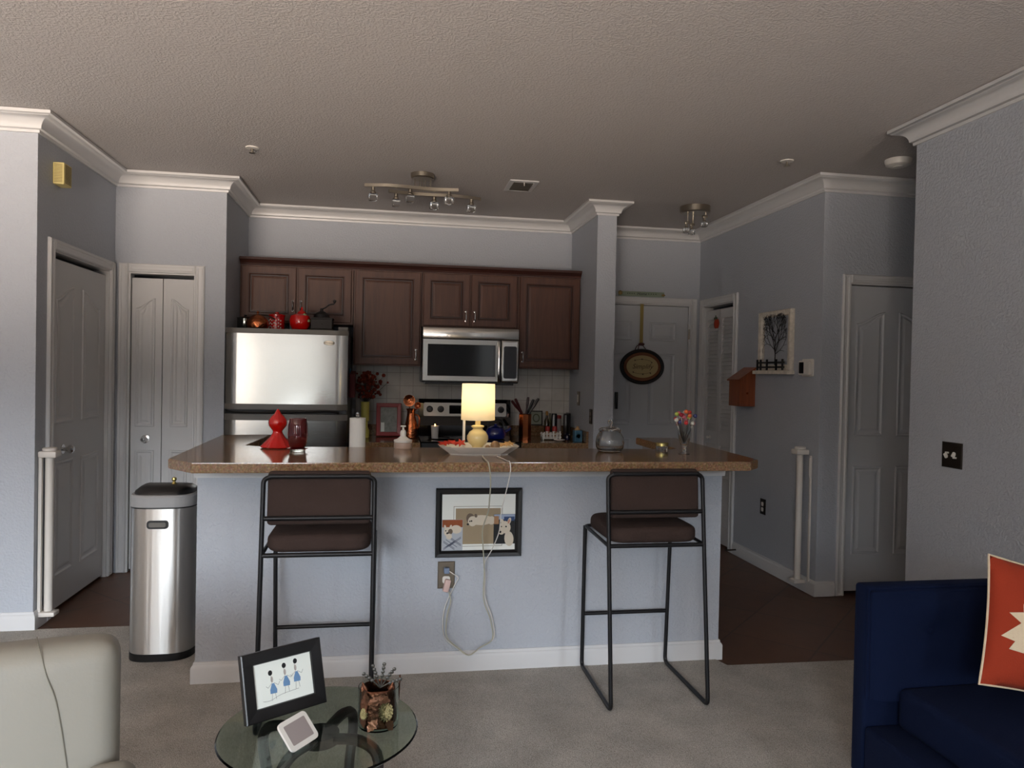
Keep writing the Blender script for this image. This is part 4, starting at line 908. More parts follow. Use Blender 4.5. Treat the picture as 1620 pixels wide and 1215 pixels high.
bm=B(); rings2(bm,[(-.1,0),(.1,0),(.1,.268),(-.1,.268)],[(0,0),(0,.016),(.004,.02),(.03,.016),(.034,.01)],mr,cap=False); obj('frame',bm,pm('dark_red_lacquer',(138,22,26),.4),t,sm=False)
bm=B(); box(bm,-.069,.069,.03,.238,.002,.01,mx=mr); obj('photo',bm,mat('grey_photo',(120,122,116),.5,var=.6,vscale=45),t,sm=False)
bm=B(); box(bm,-.062,-.034,.036,.11,.0102,.0107,mx=mr); obj('photo_pale_patch',bm,'mat',t,sm=False)
t=thing('copper_pitcher','tall hammered copper pitcher left of the stove','pitcher',(.2,6.0,cz))
qx,qy=.195,5.93
bm=B(); lathe(bm,[(.044,0),(.05,.006),(.054,.045),(.046,.115),(.034,.175),(.031,.213),(.04,.235),(.038,.235),(.029,.213),(0,.2)],c=(qx,qy,cz),seg=36); obj('pitcher_body',bm,'copper',t)
bm=B(); tube(bm,smooth([(qx+.033,qy,cz+.19),(qx+.062,qy-.01,cz+.17),(qx+.066,qy-.01,cz+.11),(qx+.046,qy,cz+.06)],5),.006); obj('handle',bm,'copper2',t)
for i,(x,z,r,l) in enumerate(((.178,.30,.047,'larger round copper ladle bowl standing up in the copper pitcher'),(.245,.262,.026,'small round copper ladle bowl leaning out of the copper pitcher'))):
    t=thing('copper_ladle',l,'ladle',(x,5.93,cz+z),group='copper ladles in the pitcher')
    bm=B(); g=B(); lathe(g,[(0,0),(r*.6,.005),(r,.02),(r*.96,.02),(r*.55,.009),(0,.004)],seg=28); g.transform(Matrix.Translation((x,5.93,cz+z))@Matrix.Rotation(PI/2,4,'X')@Matrix.Rotation(0,4,'X')@Matrix.Translation((0,0,-.0))); fin(g,bm); obj('bowl',bm,'copper',t)
    bm=B(); tube(bm,[(x,5.925,cz+z-r*.9),(qx+(x-qx)*.2,5.93,cz+.202)],.0035); obj('handle',bm,'copper2',t)
# stove top things
t=thing('tea_light_holder','small lit candle in a glass cup on the stove top','candle',(.38,5.8,.895))
kx,ky=.378,5.80
bm=B(); lathe(bm,[(.024,0),(.026,.004),(.031,.10),(.029,.10),(.024,.01),(0,.008)],c=(kx,ky,.8945)); obj('frosted_cup',bm,pm('frosted_white_glass',(196,190,184),.35),t)
bm=B(); lathe(bm,[(.022,.0105),(.0265,.088),(0,.088)],c=(kx,ky,.8945)); obj('wax',bm,'paper',t)
bm=B(); ell(bm,(kx,ky,.999),.004,.004,.011,10); obj('flame',bm,'flame',t)
t=thing('blue_kettle','glossy cobalt blue tea kettle on the right of the stove','kettle',(.88,5.75,.895))
bx_,by_=.855,5.78
bm=B(); lathe(bm,[(.055,0),(.075,.006),(.086,.03),(.084,.06),(.065,.09),(.03,.105),(.012,.108),(.012,.12),(0,.122)],c=(bx_,by_,.8945)); obj('kettle_body',bm,'blue',t)
bm=B(); tube(bm,smooth([(bx_-.06,by_,.975),(bx_-.055,by_,1.03),(bx_,by_,1.055),(bx_+.055,by_,1.03),(bx_+.06,by_,.975)],5),.006); obj('kettle_handle',bm,'black',t)
bm=B(); tube(bm,[(bx_+.07,by_-.02,.95),(bx_+.12,by_-.03,.985)],.01,rr=[.014,.008]); obj('kettle_spout',bm,'blue',t)
# copper crock with knives
ux,uy=1.095,5.80
t=thing('copper_crock','tall copper utensil crock with flat sides on the counter','utensil crock',(ux,uy,cz))
bm=B(); lathe(bm,[(.052,0),(.052,.205),(.054,.21),(.05,.21),(.049,.02),(0,.02)],c=(ux,uy,cz),seg=8,mx=Matrix.Rotation(.3,4,'Z')); obj('crock_body',bm,'copper2',t,sm=False)
for k,(dx,dz,c) in enumerate(((-.115,.315,'dark_red_handle'),(-.08,.33,'dark_red_handle'),(.02,.345,'dark_plum_handle'),(.07,.325,'black_handle'),(.105,.335,'black_handle'))):
    pm(c,{'dark_red_handle':(70,14,16),'dark_plum_handle':(44,16,24),'black_handle':(18,22,26)}[c],.35)
    t=thing('kitchen_knife',['red-handled knife leaning furthest left in the copper crock','red-handled knife second from left in the copper crock','plum-handled knife standing upright in the copper crock','black-handled knife just right of the plum one in the crock','black-handled knife leaning furthest right in the copper crock'][k],'knife',(ux+dx,uy,cz+.19),group='knives in the copper crock')
    a=Vector((ux+dx*.27,uy+(.018 if k%2 else -.014),cz+.212)); b_=Vector((ux+dx,uy+(.018 if k%2 else -.014),cz+dz))
    bm=B(); n=8; pts=[a+(b_-a)*i/n for i in range(n+1)]; tube(bm,pts,.01,8,rr=[.008,.009,.008,.009,.011,.012,.011,.012,.009]); obj('handle',bm,c,t)
    bm=B(); tube(bm,[a-Vector((0,0,.12)),a],.003,4); obj('blade',bm,'chrome',t)
t=thing('small_wreath_picture','small dark framed wreath picture leaning on the backsplash','picture frame',(1.27,6.15,cz+.09))
mr=Matrix.Translation((1.265,6.19,ZB+.092))@Matrix.Rotation(-.08,4,'X')@Matrix(((1,0,0,0),(0,0,-1,0),(0,1,0,0),(0,0,0,1)))
bm=B(); rings2(bm,[(-.055,0),(.055,0),(.055,.125),(-.055,.125)],[(0,0),(0,.01),(.007,.01),(.009,.006)],mr,cap=False); obj('frame',bm,'dkplate',t,sm=False)
bm=B(); box(bm,-.047,.047,.008,.117,.001,.006,mx=mr); obj('picture',bm,pm('pale_green_paper',(150,156,140)),t,sm=False)
bm=B(); g=B(); tube(g,[(.027*math.cos(2*PI*k/20),.062+.032*math.sin(2*PI*k/20),.0068) for k in range(20)],.004,6,closed=True); g.transform(mr); fin(g,bm); obj('wreath',bm,pm('olive_wreath',(84,88,60)),t)
def bottle(name,label,cat,x,y,r,h,m1,m2,grp=None,neck=True):
    t=thing(name,label,cat,(x,y,cz),group=grp)
    bm=B(); lathe(bm,[(r*.9,0),(r,.004),(r,h*.62),(r*.45 if neck else r,h*.76),(r*.4 if neck else r*.96,h*.84),(0,h*.84)],c=(x,y,cz),seg=24); obj('body',bm,m1,t)
    bm=B(); lathe(bm,[(r*.5 if neck else r*1.02,h*.841),(r*.5 if neck else r*1.02,h*.98),(r*.4,h),(0,h)],c=(x,y,cz),seg=20); obj('cap',bm,m2,t); return t
bottle('sauce_bottle','dark bottle with yellow cap at the left of the counter condiments','bottle',1.33,6.06,.022,.22,pm('dark_olive_glass',(46,38,20),.15),pm('mustard_cap',(170,120,40),.4))
bottle('oil_bottle','narrow olive green bottle behind the condiment caddy','bottle',1.37,6.12,.016,.20,pm('olive_glass',(84,80,36),.15),pm('olive_cap',(60,56,30),.4))
for x,l in ((1.375,'tall chrome and black electric mill behind the condiment caddy'),(1.478,'tall chrome and black electric mill nearest the pillar wall')):
    t=thing('pepper_mill',l,'pepper mill',(x,5.98,cz),group='electric mills')
    bm=B(); lathe(bm,[(.023,.0),(.023,.195),(.02,.205),(0,.208)],c=(x,5.98,cz),seg=24); obj('mill_body',bm,'black',t)
    bm=B(); box(bm,x-.019,x-.003,5.953,5.9568,cz+.03,cz+.195,.001); obj('chrome_strip',bm,'steel',t,sm=False)
bottle('red_lidded_bottle','red-topped bottle between the two tall electric mills','bottle',1.425,6.05,.026,.19,pm('label_white',(170,160,156),.4),pm('red_cap',(150,34,30),.4),neck=False)
bm=B(); box(bm,1.516,1.533,6.05,6.15,cz+.0,cz+.205,.003); tag(obj('cutting_board',bm,'dark',sm=False),'thin dark cutting board standing in the counter corner by the pillar','cutting board')
# caddy
t=thing('condiment_caddy','small white fenced caddy holding shakers on the counter','caddy',(1.31,5.85,cz))
bm=B(); box(bm,1.24,1.39,5.80,5.88,cz+.008,cz+.014,.001); obj('caddy_floor',bm,'white',t,sm=False)
bm=B()
for k in range(6): box(bm,1.242+k*.027,1.256+k*.027,5.797,5.8,cz+.01,cz+.06+.012*(k%2),.001); box(bm,1.242+k*.027,1.256+k*.027,5.88,5.883,cz+.01,cz+.06,.001)
for z in (.02,.045): box(bm,1.238,1.395,5.7955,5.7969,cz+z,cz+z+.008); box(bm,1.238,1.241,5.80,5.88,cz+z,cz+z+.008); box(bm,1.3905,1.3935,5.80,5.88,cz+z,cz+z+.008)
for x in (1.25,1.38):
    for y in (5.81,5.87): box(bm,x-.004,x+.004,y-.004,y+.004,cz,cz+.008)
obj('picket_sides',bm,'white',t,sm=False)
for x,l in ((1.29,'spice shaker with red lid at the left in the white caddy'),(1.348,'spice shaker with red lid at the right in the white caddy')):
    t=thing('spice_shaker',l,'shaker',(x,5.84,cz+.0145),group='shakers in the caddy')
    bm=B(); lathe(bm,[(.018,0),(.019,.004),(.019,.055),(0,.055)],c=(x,5.84,cz+.0145),seg=20); obj('body',bm,pm('tan_spice',(176,140,110),.4),t)
    bm=B(); lathe(bm,[(.02,.0555),(.02,.085),(.015,.095),(0,.096)],c=(x,5.84,cz+.0145),seg=20); obj('lid',bm,pm('red_cap',(150,34,30)),t)
bm=B(); lathe(bm,[(.02,0),(.024,.002),(.045,.011),(.044,.013),(.022,.005),(0,.005)],c=(1.36,5.72,cz),seg=28); tag(obj('white_saucer',bm,'white'),'small white saucer in front of the condiment caddy','saucer')
t=thing('dark_blue_creamer','small glossy dark blue jug between caddy and teal jar','jug',(1.475,5.8,cz))
bm=B(); lathe(bm,[(.015,0),(.02,.003),(.024,.02),(.02,.04),(.012,.05),(.015,.058),(0,.055)],c=(1.445,5.80,cz),seg=24); obj('body',bm,pm('dark_navy_glaze',(18,22,48),.1),t)
t=thing('teal_canister','teal blue square canister with wooden knob lid on the counter','canister',(1.515,5.7,cz))
bm=B(); box(bm,1.466,1.531,5.652,5.716,cz,cz+.092,.006); obj('canister_body',bm,'bluejar',t,sm=False)
bm=B(); lathe(bm,[(.023,.0925),(.023,.10),(.012,.108),(.012,.116),(.008,.122),(0,.123)],c=(1.498,5.684,cz),seg=20); obj('wooden_lid',bm,'drywood',t)
bm=B(); g=B(); lathe(g,[(.022,.0),(.022,.002),(.017,.002),(.017,.0)],seg=24); g.transform(PY(5.6518)@Matrix.Translation((1.498,cz+.046,0))); fin(g,bm); obj('embossed_ring',bm,'bluejar',t)
# ------------------------------------------------------------------ on top of the fridge
fz=1.6955
t=thing('steel_saucepan','shiny dark stainless pot at the left end of the fridge top','pot',(-1.03,5.6,fz))
bm=B(); lathe(bm,[(.055,0),(.058,.005),(.058,.085),(.062,.09),(.055,.093),(.03,.1),(0,.101)],c=(-1.035,5.70,fz)); obj('pot_body',bm,mat('dark_chrome',(120,122,118),.12,1),t)
bm=B(); lathe(bm,[(.006,.101),(.012,.108),(.008,.114),(0,.115)],c=(-1.035,5.70,fz),seg=14); obj('pot_knob',bm,'black',t)
t=thing('copper_pot','round hammered copper pot with domed lid on the fridge','pot',(-.91,5.52,fz))
bm=B(); lathe(bm,[(.05,0),(.07,.01),(.078,.035),(.073,.06),(.06,.075),(0,.076)],c=(-.92,5.53,fz)); obj('pot_body',bm,'copper',t)
bm=B(); lathe(bm,[(.06,.0765),(.045,.095),(.02,.107),(.006,.11),(.006,.116),(.011,.122),(.008,.13),(0,.132)],c=(-.92,5.53,fz)); obj('pot_lid',bm,'copper',t)
bm=B(); tube(bm,smooth([(-.885,5.47,fz+.1),(-.84,5.46,fz+.095),(-.79,5.455,fz+.07)],4),.005); obj('pot_handle',bm,'dkplate',t)
t=thing('red_canister','red ceramic canister with white patterned front on the fridge','canister',(-.8,5.6,fz))
bm=B(); lathe(bm,[(.052,0),(.056,.005),(.056,.10),(0,.10)],c=(-.80,5.62,fz)); obj('canister_body',bm,'red',t)
bm=B(); lathe(bm,[(.058,.1005),(.06,.106),(.06,.114),(.05,.12),(.015,.124),(.012,.134),(0,.137)],c=(-.80,5.62,fz)); obj('canister_lid',bm,'red',t)
bm=B()
for k in range(7):
    a=PI+.5+.28*k; 
    for z in (.02,.045,.07): ell(bm,(-.80+.0565*math.cos(a),5.62+.0565*math.sin(a),fz+z+.008*(k%2)),.005,.003,.006,8)
obj('white_pattern',bm,pm('pattern_white',(200,188,180)),t)
bm=B(); box(bm,-.72,-.64,5.68,5.80,fz,fz+.11,.004); tag(obj('dark_tin_box',bm,'fridgeside',sm=False),'dark tin standing between the red canister and the apple jar','tin')
t=thing('red_apple_jar','glossy red apple-shaped cookie jar with green leaf on the fridge','jar',(-.63,5.52,fz))
ax,ay=-.625,5.52
bm=B(); lathe(bm,[(.035,0),(.055,.008),(.071,.04),(.075,.075),(.067,.105),(.045,.118),(.03,.116),(0,.11)],c=(ax,ay,fz)); obj('jar_body',bm,'redgl',t)
bm=B(); lathe(bm,[(.03,.118),(.034,.126),(.02,.14),(.008,.15),(.004,.17),(0,.172)],c=(ax+.012,ay,fz),seg=24); obj('jar_lid',bm,'redgl',t)
bm=B(); ell(bm,(ax+.035,ay-.045,fz+.1),.012,.006,.024,12); ell(bm,(ax+.06,ay-.04,fz+.07),.016,.006,.012,12); obj('leaf',bm,pm('sage_leaf',(128,132,88),.4),t)
t=thing('coffee_grinder','dark antique hand-cranked coffee grinder on the fridge','coffee grinder',(-.45,5.52,fz))
bm=B(); box(bm,-.545,-.395,5.46,5.60,fz+.012,fz+.085,.004); box(bm,-.555,-.385,5.45,5.61,fz,fz+.012,.003); box(bm,-.55,-.39,5.455,5.605,fz+.085,fz+.095,.003); gb=obj('wooden_box',bm,'dark',t,sm=False)
bm=B(); lathe(bm,[(.06,.0955),(.055,.12),(.03,.138),(.012,.145),(.01,.165),(0,.166)],c=(-.475,5.53,fz)); obj('metal_dome',bm,'blackm',t)
bm=B(); tube(bm,smooth([(-.475,5.53,fz+.162),(-.45,5.52,fz+.17),(-.42,5.51,fz+.192),(-.385,5.505,fz+.198)],5),.005); cr_=obj('crank',bm,'blackm',t)
bm=B(); lathe(bm,[(.004,0),(.004,.008),(.011,.014),(.012,.026),(0,.032)],c=(-.383,5.505,fz+.198),seg=14); obj('crank_knob',bm,'dark',cr_)
bm=B(); lathe(bm,[(.008,0),(.008,.01),(0,.012)],mx=PY(5.4598)@Matrix.Translation((-.47,fz+.045,0)),seg=12); obj('drawer_knob',bm,'dkplate',gb)
bm=B(); box(bm,-.355,-.285,5.50,5.72,fz,fz+.032,.003); tag(obj('grey_box',bm,'grey',sm=False),'low grey box on the right front corner of the fridge top','box')
# ------------------------------------------------------------------ foreground: round glass table
TZ=.5; tcx,tcy,tr_=-.155,1.932,.25
t=thing('glass_side_table','small round glass-topped side table with dark wooden legs','side table',(tcx,tcy,0))
bm=B(); lathe(bm,[(tr_-.004,TZ-.009),(tr_,TZ-.005),(tr_-.003,TZ-.0005),(0,TZ-.0005)],c=(tcx,tcy,0),seg=72); obj('glass_top',bm,'tabletop',t)
for k in range(4):
    a=PI/4+k*PI/2+.3; c,s=math.cos(a),math.sin(a)
    bm=B(); g=B(); pts=smooth([(0.03,0,TZ-.03),(.12,0,TZ-.02),(.17,0,TZ-.06),(.15,0,.3),(.17,0,.12),(.22,0,.012)],5); tube(g,pts,.014,8); g.transform(Matrix.Translation((tcx,tcy,.0))@Matrix.Rotation(a,4,'Z')); fin(g,bm); obj('leg',bm,'dark',t)
bm=B(); lathe(bm,[(.05,TZ-.042),(.05,TZ-.018),(0,TZ-.018)],c=(tcx,tcy,0)); lathe(bm,[(.02,.26),(.13,.262),(.135,.272),(.13,.28),(0,.28)],c=(tcx,tcy,0)); obj('hub_and_shelf',bm,'dark',t)
# framed watercolor on table : bottom edge (-.327,1.948)->(-.149,2.091)
t=thing('girls_drawing_frame','wide black frame with a drawing of three girls in blue dresses','picture frame',(-.24,2.02,TZ))
a0=Vector((-.338,1.948,TZ+.0045)); a1=Vector((-.150,2.068,TZ+.0045)); ux_=(a1-a0).normalized(); W=(a1-a0).length; nrm=Vector((ux_.y,-ux_.x,0)); upv=(Vector((0,0,1))*math.cos(.28)-nrm*math.sin(.28)).normalized(); ov=ux_.cross(upv).normalized()
if ov.y>0: ov=-ov
mf=Matrix(((ux_.x,upv.x,ov.x,a0.x),(ux_.y,upv.y,ov.y,a0.y),(ux_.z,upv.z,ov.z,a0.z),(0,0,0,1)))
H=.172
bm=B(); rings2(bm,[(0,0),(W,0),(W,H),(0,H)],[(0,-.012),(0,.006),(.003,.008),(.03,.006),(.032,.001)],mf,cap=False); obj('frame',bm,'black',t,sm=False)
bm=B(); box(bm,.028,W-.028,.028,H-.028,-.004,.001,mx=mf); dp=obj('drawing_paper',bm,pm('drawing_paper_white',(226,230,222)),t,sm=False)
bd_=B(); hds=[]; ln=B(); rd=B()
for k,(u,v) in enumerate(((.083,.082),(.122,.092),(.154,.096))):
    u=.03+(u-.03)*W/.235; prism(bd_,[(u-.009,v-.022),(u+.009,v-.023),(u+.010,v-.014),(u+.003,v+.003),(u-.003,v+.003),(u-.009,v-.012)],.0003,mx=mf,z0=.0012)
    hd=B(); hds.append(hd); prism(hd,ellpoly(u-.005+.002*k,v+.030,.0058,.0068,14),.0003,mx=mf,z0=.0012)
    prism(rd,ellpoly(u-.002,v+.013,.0035,.008,10),.0003,mx=mf,z0=.0012)
    for (p,q) in (((u-.004,v-.022),(u-.006,v-.040)),((u+.004,v-.022),(u+.006,v-.038)),((u-.003,v+.004),(u-.014,v-.006)),((u-.014,v-.006),(u-.019,v-.001)),((u+.003,v+.004),(u+.014,v-.004)),((u+.014,v-.004),(u+.019,v+.004)),((u-.003,v+.006),(u-.004,v+.025))):
        g=B(); tube(g,[(p[0],p[1],.0015),(q[0],q[1],.0015)],.0004,4); g.transform(mf); fin(g,ln)
g=B(); tube(g,smooth([(.05,.046,.0015),(.07,.044,.0015),(.1,.052,.0015),(.15,.055,.0015)],4),.0004,4); g.transform(mf); fin(g,ln)
obj('blue_dresses',bd_,pm('watercolour_blue',(96,132,170)),dp,sm=False); [obj('black_head',q_,'ink_black',dp,sm=False) for q_ in hds]; obj('ink_lines',ln,pm('grey_ink',(110,110,108)),dp); obj('collars',rd,pm('pale_taupe',(176,166,158)),dp,sm=False)
bm=B(); box(bm,W*.4,W*.6,.004,.12,-.03,-.0125,mx=mf); obj('easel_back',bm,'black',t,sm=False)
# small white frame in front
t=thing('small_white_frame','small white rounded photo frame leaning low in front of the drawing','picture frame',(-.2,1.86,TZ))
mw=Matrix.Translation((-.208,1.80,TZ+.001))@Matrix.Rotation(.95,4,'Z')@Matrix.Rotation(-.75,4,'X')@Matrix(((1,0,0,0),(0,0,-1,0),(0,1,0,0),(0,0,0,1)))
bm=B(); prism(bm,rrect(0,.095,0,.075,.012),.006,mx=mw); obj('frame',bm,'white',t,sm=False)
bm=B(); prism(bm,rrect(.012,.083,.012,.063,.003),.0006,mx=mw,z0=.0062); obj('photo',bm,pm('muted_photo',(150,140,138)),t,sm=False)
# owl candle holder
ox,oy=-.009,1.93
t=thing('owl_candle_holder','bronze metal owl wrapped round a glass cylinder on the glass table','candle holder',(ox,oy,TZ))
bm=B(); lathe(bm,[(.05,0),(.052,.003),(.052,.10),(.0505,.10),(.0495,.004),(0,.004)],c=(ox+.002,oy,TZ+.0005),seg=40); obj('glass_cylinder',bm,'thin',t)
bm=B(); lathe(bm,[(.044,.006),(.046,.02),(.046,.085),(.042,.098),(.04,.1),(.039,.097),(.043,.084),(.043,.02),(0,.012)],c=(ox,oy,TZ),seg=40,ripple=lambda a,r,z:.04*math.sin(5*a+z*60)+.02*math.sin(11*a)); bo=obj('owl_body',bm,'bronze',t,ang=1.2)
bm=B()
for s in (-1,1):
    g=B(); lathe(g,[(.011,0),(.006,.012),(0,.024)],seg=8); g.transform(Matrix.Translation((ox+s*.034,oy-.01,TZ+.094))@Matrix.Rotation(s*.25,4,'Y')); fin(g,bm)
obj('ear_tufts',bm,'bronze',bo)
bm=B()
for k,(u,v,rz) in enumerate(((-.034,.06,.3),(-.036,.03,.2),(-.012,.02,-.6),(.012,.085,1.2),(-.005,.082,-1.2),(.03,.015,.5),(-.028,.08,.1))):
    g=B(); pts=[]
    for q in range(13):
        f=q/12; pts.append((.011*math.sin(PI*f)*(1+.25*math.sin(9*PI*f)),-.022+.044*f))
    pts=pts+[(-x,y) for x,y in pts[::-1][1:-1]]
    prism(g,pts,.0015); yy=-math.sqrt(max(.0001,.049**2-u*u))
    g.transform(Matrix.Translation((ox+u,oy+yy,TZ+v))@Matrix.Rotation(math.asin(max(-1,min(1,u/.05))),4,'Z')@Matrix.Rotation(PI/2,4,'X')@Matrix.Rotation(rz,4,'Z')); fin(g,bm)
obj('metal_leaves',bm,mat('coppery_leaf',(150,106,84),.3,.9,bump=.4,bscale=80),bo)

for (cx_,cy_,cz_,a_,b_,c_) in ((ox+.02,oy-.043,TZ+.05,.018,.008,.024),(ox-.033,oy-.036,TZ+.045,.009,.006,.014)):
    bm=ell(B(),(cx_,cy_,cz_),a_*.9,b_*.8,c_*.9,14)
    for k in range(90):
        th=k*2.399; zz=1-2*(k+.5)/90; rr0=math.sqrt(1-zz*zz); q=(cx_+a_*rr0*math.cos(th),cy_+b_*rr0*math.sin(th),cz_+c_*zz)
        if math.sin(th)<.3: ell(bm,q,.0022,.0022,.0022,6)
    obj('glitter_cone',bm,'gold',bo)
bm=B(); 
for k in range(5): 
    a=.3+k*.55; g=B(); p=[(0,0,0),(.012*math.cos(a),0,.012*math.sin(a)+.002),(.022*math.cos(a),.0,.026*math.sin(a)+.004)]; tube(g,smooth(p,3),.0012,5)
    for q in range(3,7):
        c=(.0055*q*math.cos(a),0,.0062*q*math.sin(a)+.001); ell(g,c,.0035,.002,.003,6)
    g.transform(Matrix.Translation((ox+.006,oy-.01,TZ+.099))@Matrix.Scale(1.6,4)); fin(g,bm)
obj('sprig',bm,pm('dark_pewter_sprig',(52,50,44),.4),bo)
bm=B(); tube(bm,[(ox+.054,oy,TZ+.06),(ox+.056,oy,TZ+.125)],.002,6,rr=[.001,.0025]); obj('thin_spike',bm,'bronze',bo)
# ------------------------------------------------------------------ cream armchair bottom left
ca=thing('beige_armchair','beige leather armchair back at the lower left corner','armchair',(-1.0,1.45,0))
def cushion(bm,sx,sy,sz,mx,bev=.05,puff=.02):
    g=B(); bmesh.ops.create_cube(g,size=1); 
    for v in g.verts: v.co=Vector((v.co.x*sx,v.co.y*sy,v.co.z*sz))
    bmesh.ops.bevel(g,geom=g.edges[:],offset=bev,segments=5,affect='EDGES',profile=.6)
    bmesh.ops.subdivide_edges(g,edges=[e for e in g.edges if e.calc_length()>.12],cuts=4,use_grid_fill=True)
    for v in g.verts:
        k=(1-(2*v.co.x/sx)**2)*(1-(2*v.co.z/sz)**2); 
        if abs(v.co.y)>sy*.3: v.co.y+=math.copysign(puff*max(0,k),v.co.y)
        k2=(1-(2*v.co.x/sx)**2)
        if v.co.z>sz*.4: v.co.z+=puff*.5*max(0,k2)
    g.transform(mx); fin(g,bm); return bm
AR=Matrix.Translation((-.972,1.72,.033))@Matrix.Rotation(.30,4,'Z')
bm=cushion(B(),.78,.15,.46,AR@Matrix.Translation((0,.0,.522))@Matrix.Rotation(-.10,4,'X'),.055,.018); bk=obj('backrest',bm,'leather',ca,ang=1.5)
g=B(); c0=AR@Matrix.Translation((0,.0,.522))@Matrix.Rotation(-.10,4,'X'); 
def fy_(x,z): return -(.0762+.018*(1-(2*x/.78)**2)*(1-(2*z/.46)**2))
tube(g,smooth([(.31,fy_(.31,-.19)+.004,-.19),(.30,fy_(.30,-.1),-.1),(.285,fy_(.285,.02),.02),(.268,fy_(.268,.12),.12),(.25,fy_(.25,.175),.175),(.237,-.070,.222),(.228,-.036,.239),(.22,.02,.242)],5),.0012,6); g.transform(c0); obj('back_seam',g,pm('seam_thread',(118,114,102)),bk)
bm=cushion(B(),.62,.62,.18,AR@Matrix.Translation((0,-.36,.36)),.05,.0); obj('seat_cushion',bm,'leather',ca,ang=1.5)
for s in (-1,1):
    bm=cushion(B(),.12,.62,.4,AR@Matrix.Translation((s*.37,-.40,.32)),.05,.0); obj('armrest',bm,'leather',ca,ang=1.5)
for x,y in ((-.33,-.0),(.33,-.0),(-.33,-.62),(.33,-.62)):
    bm=B(); g=B(); lathe(g,[(.016,0),(.024,.125),(0,.125)],c=(x,y,-.0255),seg=12); g.transform(AR); fin(g,bm); obj('leg',bm,'dark',ca)
# ------------------------------------------------------------------ navy settee bottom right
nv=thing('navy_settee','navy blue velvet armless settee with button-tufted back','settee',(2.05,1.9,0))
bx0,bx1,byf=1.524,2.60,2.1
g=B(); nx_,nz_=44,18; V=[[None]*(nz_+1) for _ in range(nx_+1)]
btn=[(1.735,.615),(1.98,.615),(2.225,.615),(2.47,.615)]
for i in range(nx_+1):
    for j in range(nz_+1):
        x=bx0+(bx1-bx0)*i/nx_; z=.40+(.748-.40)*j/nz_; e=min(i,nx_-i)/2.5; e2=(nz_-j)/2.0
        y=byf-.012*min(1,e)*min(1,e2) + (.014*(1-min(1,e))**2)+(.014*(1-min(1,e2))**2)
        for bx,bz in btn:
            d=math.hypot(x-bx,z-bz); y+=.018*math.exp(-(d/.03)**2)
            y+=.004*math.exp(-abs(z-bz)/.008)*math.exp(-(abs(x-bx)/.06)**2)+.004*math.exp(-abs(abs(x-bx)-abs(z-bz))/.006)*math.exp(-(d/.05)**2)
        V[i][j]=g.verts.new((x,y,z))
for i in range(nx_):
    for j in range(nz_): g.faces.new((V[i][j],V[i+1][j],V[i+1][j+1],V[i][j+1]))
bm=B(); fin(g,bm); box(bm,bx0-.004,bx1+.004,byf+.022,byf+.085,.14,.757,.012,3); g=B(); box(g,bx0+.004,bx1-.004,byf+.004,byf+.03,.4,.745,.004); fin(g,bm)
nb=obj('backrest',bm,'navy',nv,ang=1.0)
for bx,bz in btn: obj('tuft_button',ell(B(),(bx,byf+.0,bz),.009,.005,.009,12),'navy',nb)
g=B(); tube(g,fillet([(bx0,byf+.016,.40),(bx0,byf+.016,.752),(bx1,byf+.016,.752),(bx1,byf+.016,.40)],.01),.004,8); obj('back_piping',g,'navy',nb)
bm=cushion(B(),.98,.56,.13,Matrix.Translation((2.105,1.815,.379)),.03,.006); obj('seat_cushion',bm,'navy',nv,ang=1.2)
bm=B(); box(bm,1.52,2.60,1.53,2.118,.14,.313,.012,3); obj('seat_base',bm,'navy',nv,ang=1)
for x in (1.57,2.55):
    for y in (1.58,2.14): obj('leg',lathe(B(),[(.014,0),(.022,.131),(0,.131)],c=(x,y,.0075),seg=12),'dark',nv)
# orange pillow
pw=thing('orange_leaf_pillow','orange throw pillow with a cream maple leaf on the settee','pillow',(2.03,2.0,.45))
PMX=Matrix.Translation((1.928,1.875,.684))@Matrix.Rotation(-.10,4,'Z')@Matrix.Rotation(-.22,4,'X')@Matrix.Rotation(.21,4,'Y')
g=B(); n=22; hs=.187
def pil(u,v,s): 
    k=(1-u*u)*(1-v*v); sc=1-.10*(1-abs(u))*0; 
    px=u*hs*(1-.055*(1-v*v)); pz=v*hs*(1-.055*(1-u*u))
    return (px,s*.072*max(0,k)**.55,pz)
for s in (-1,1):
    V=[[g.verts.new(pil(-1+2*i/n,-1+2*j/n,s)) for j in range(n+1)] for i in range(n+1)]
    for i in range(n):
        for j in range(n): g.faces.new((V[i][j],V[i+1][j],V[i+1][j+1],V[i][j+1]))
bmesh.ops.remove_doubles(g,verts=g.verts[:],dist=.0004); g.transform(PMX); po=obj('pillow_cover',g,'orange',pw,ang=1.5)
g=B(); ed=[]
for i in range(48):
    u=-1+2*(i%12)/12; q=i//12; a,b_={0:(u,-1),1:(1,u),2:(-u,1),3:(-1,-u)}[q]; ed.append(pil(a,b_,-1))
tube(g,ed,.0035,6,closed=True); g.transform(PMX); obj('cord_piping',g,'leafcream',po)
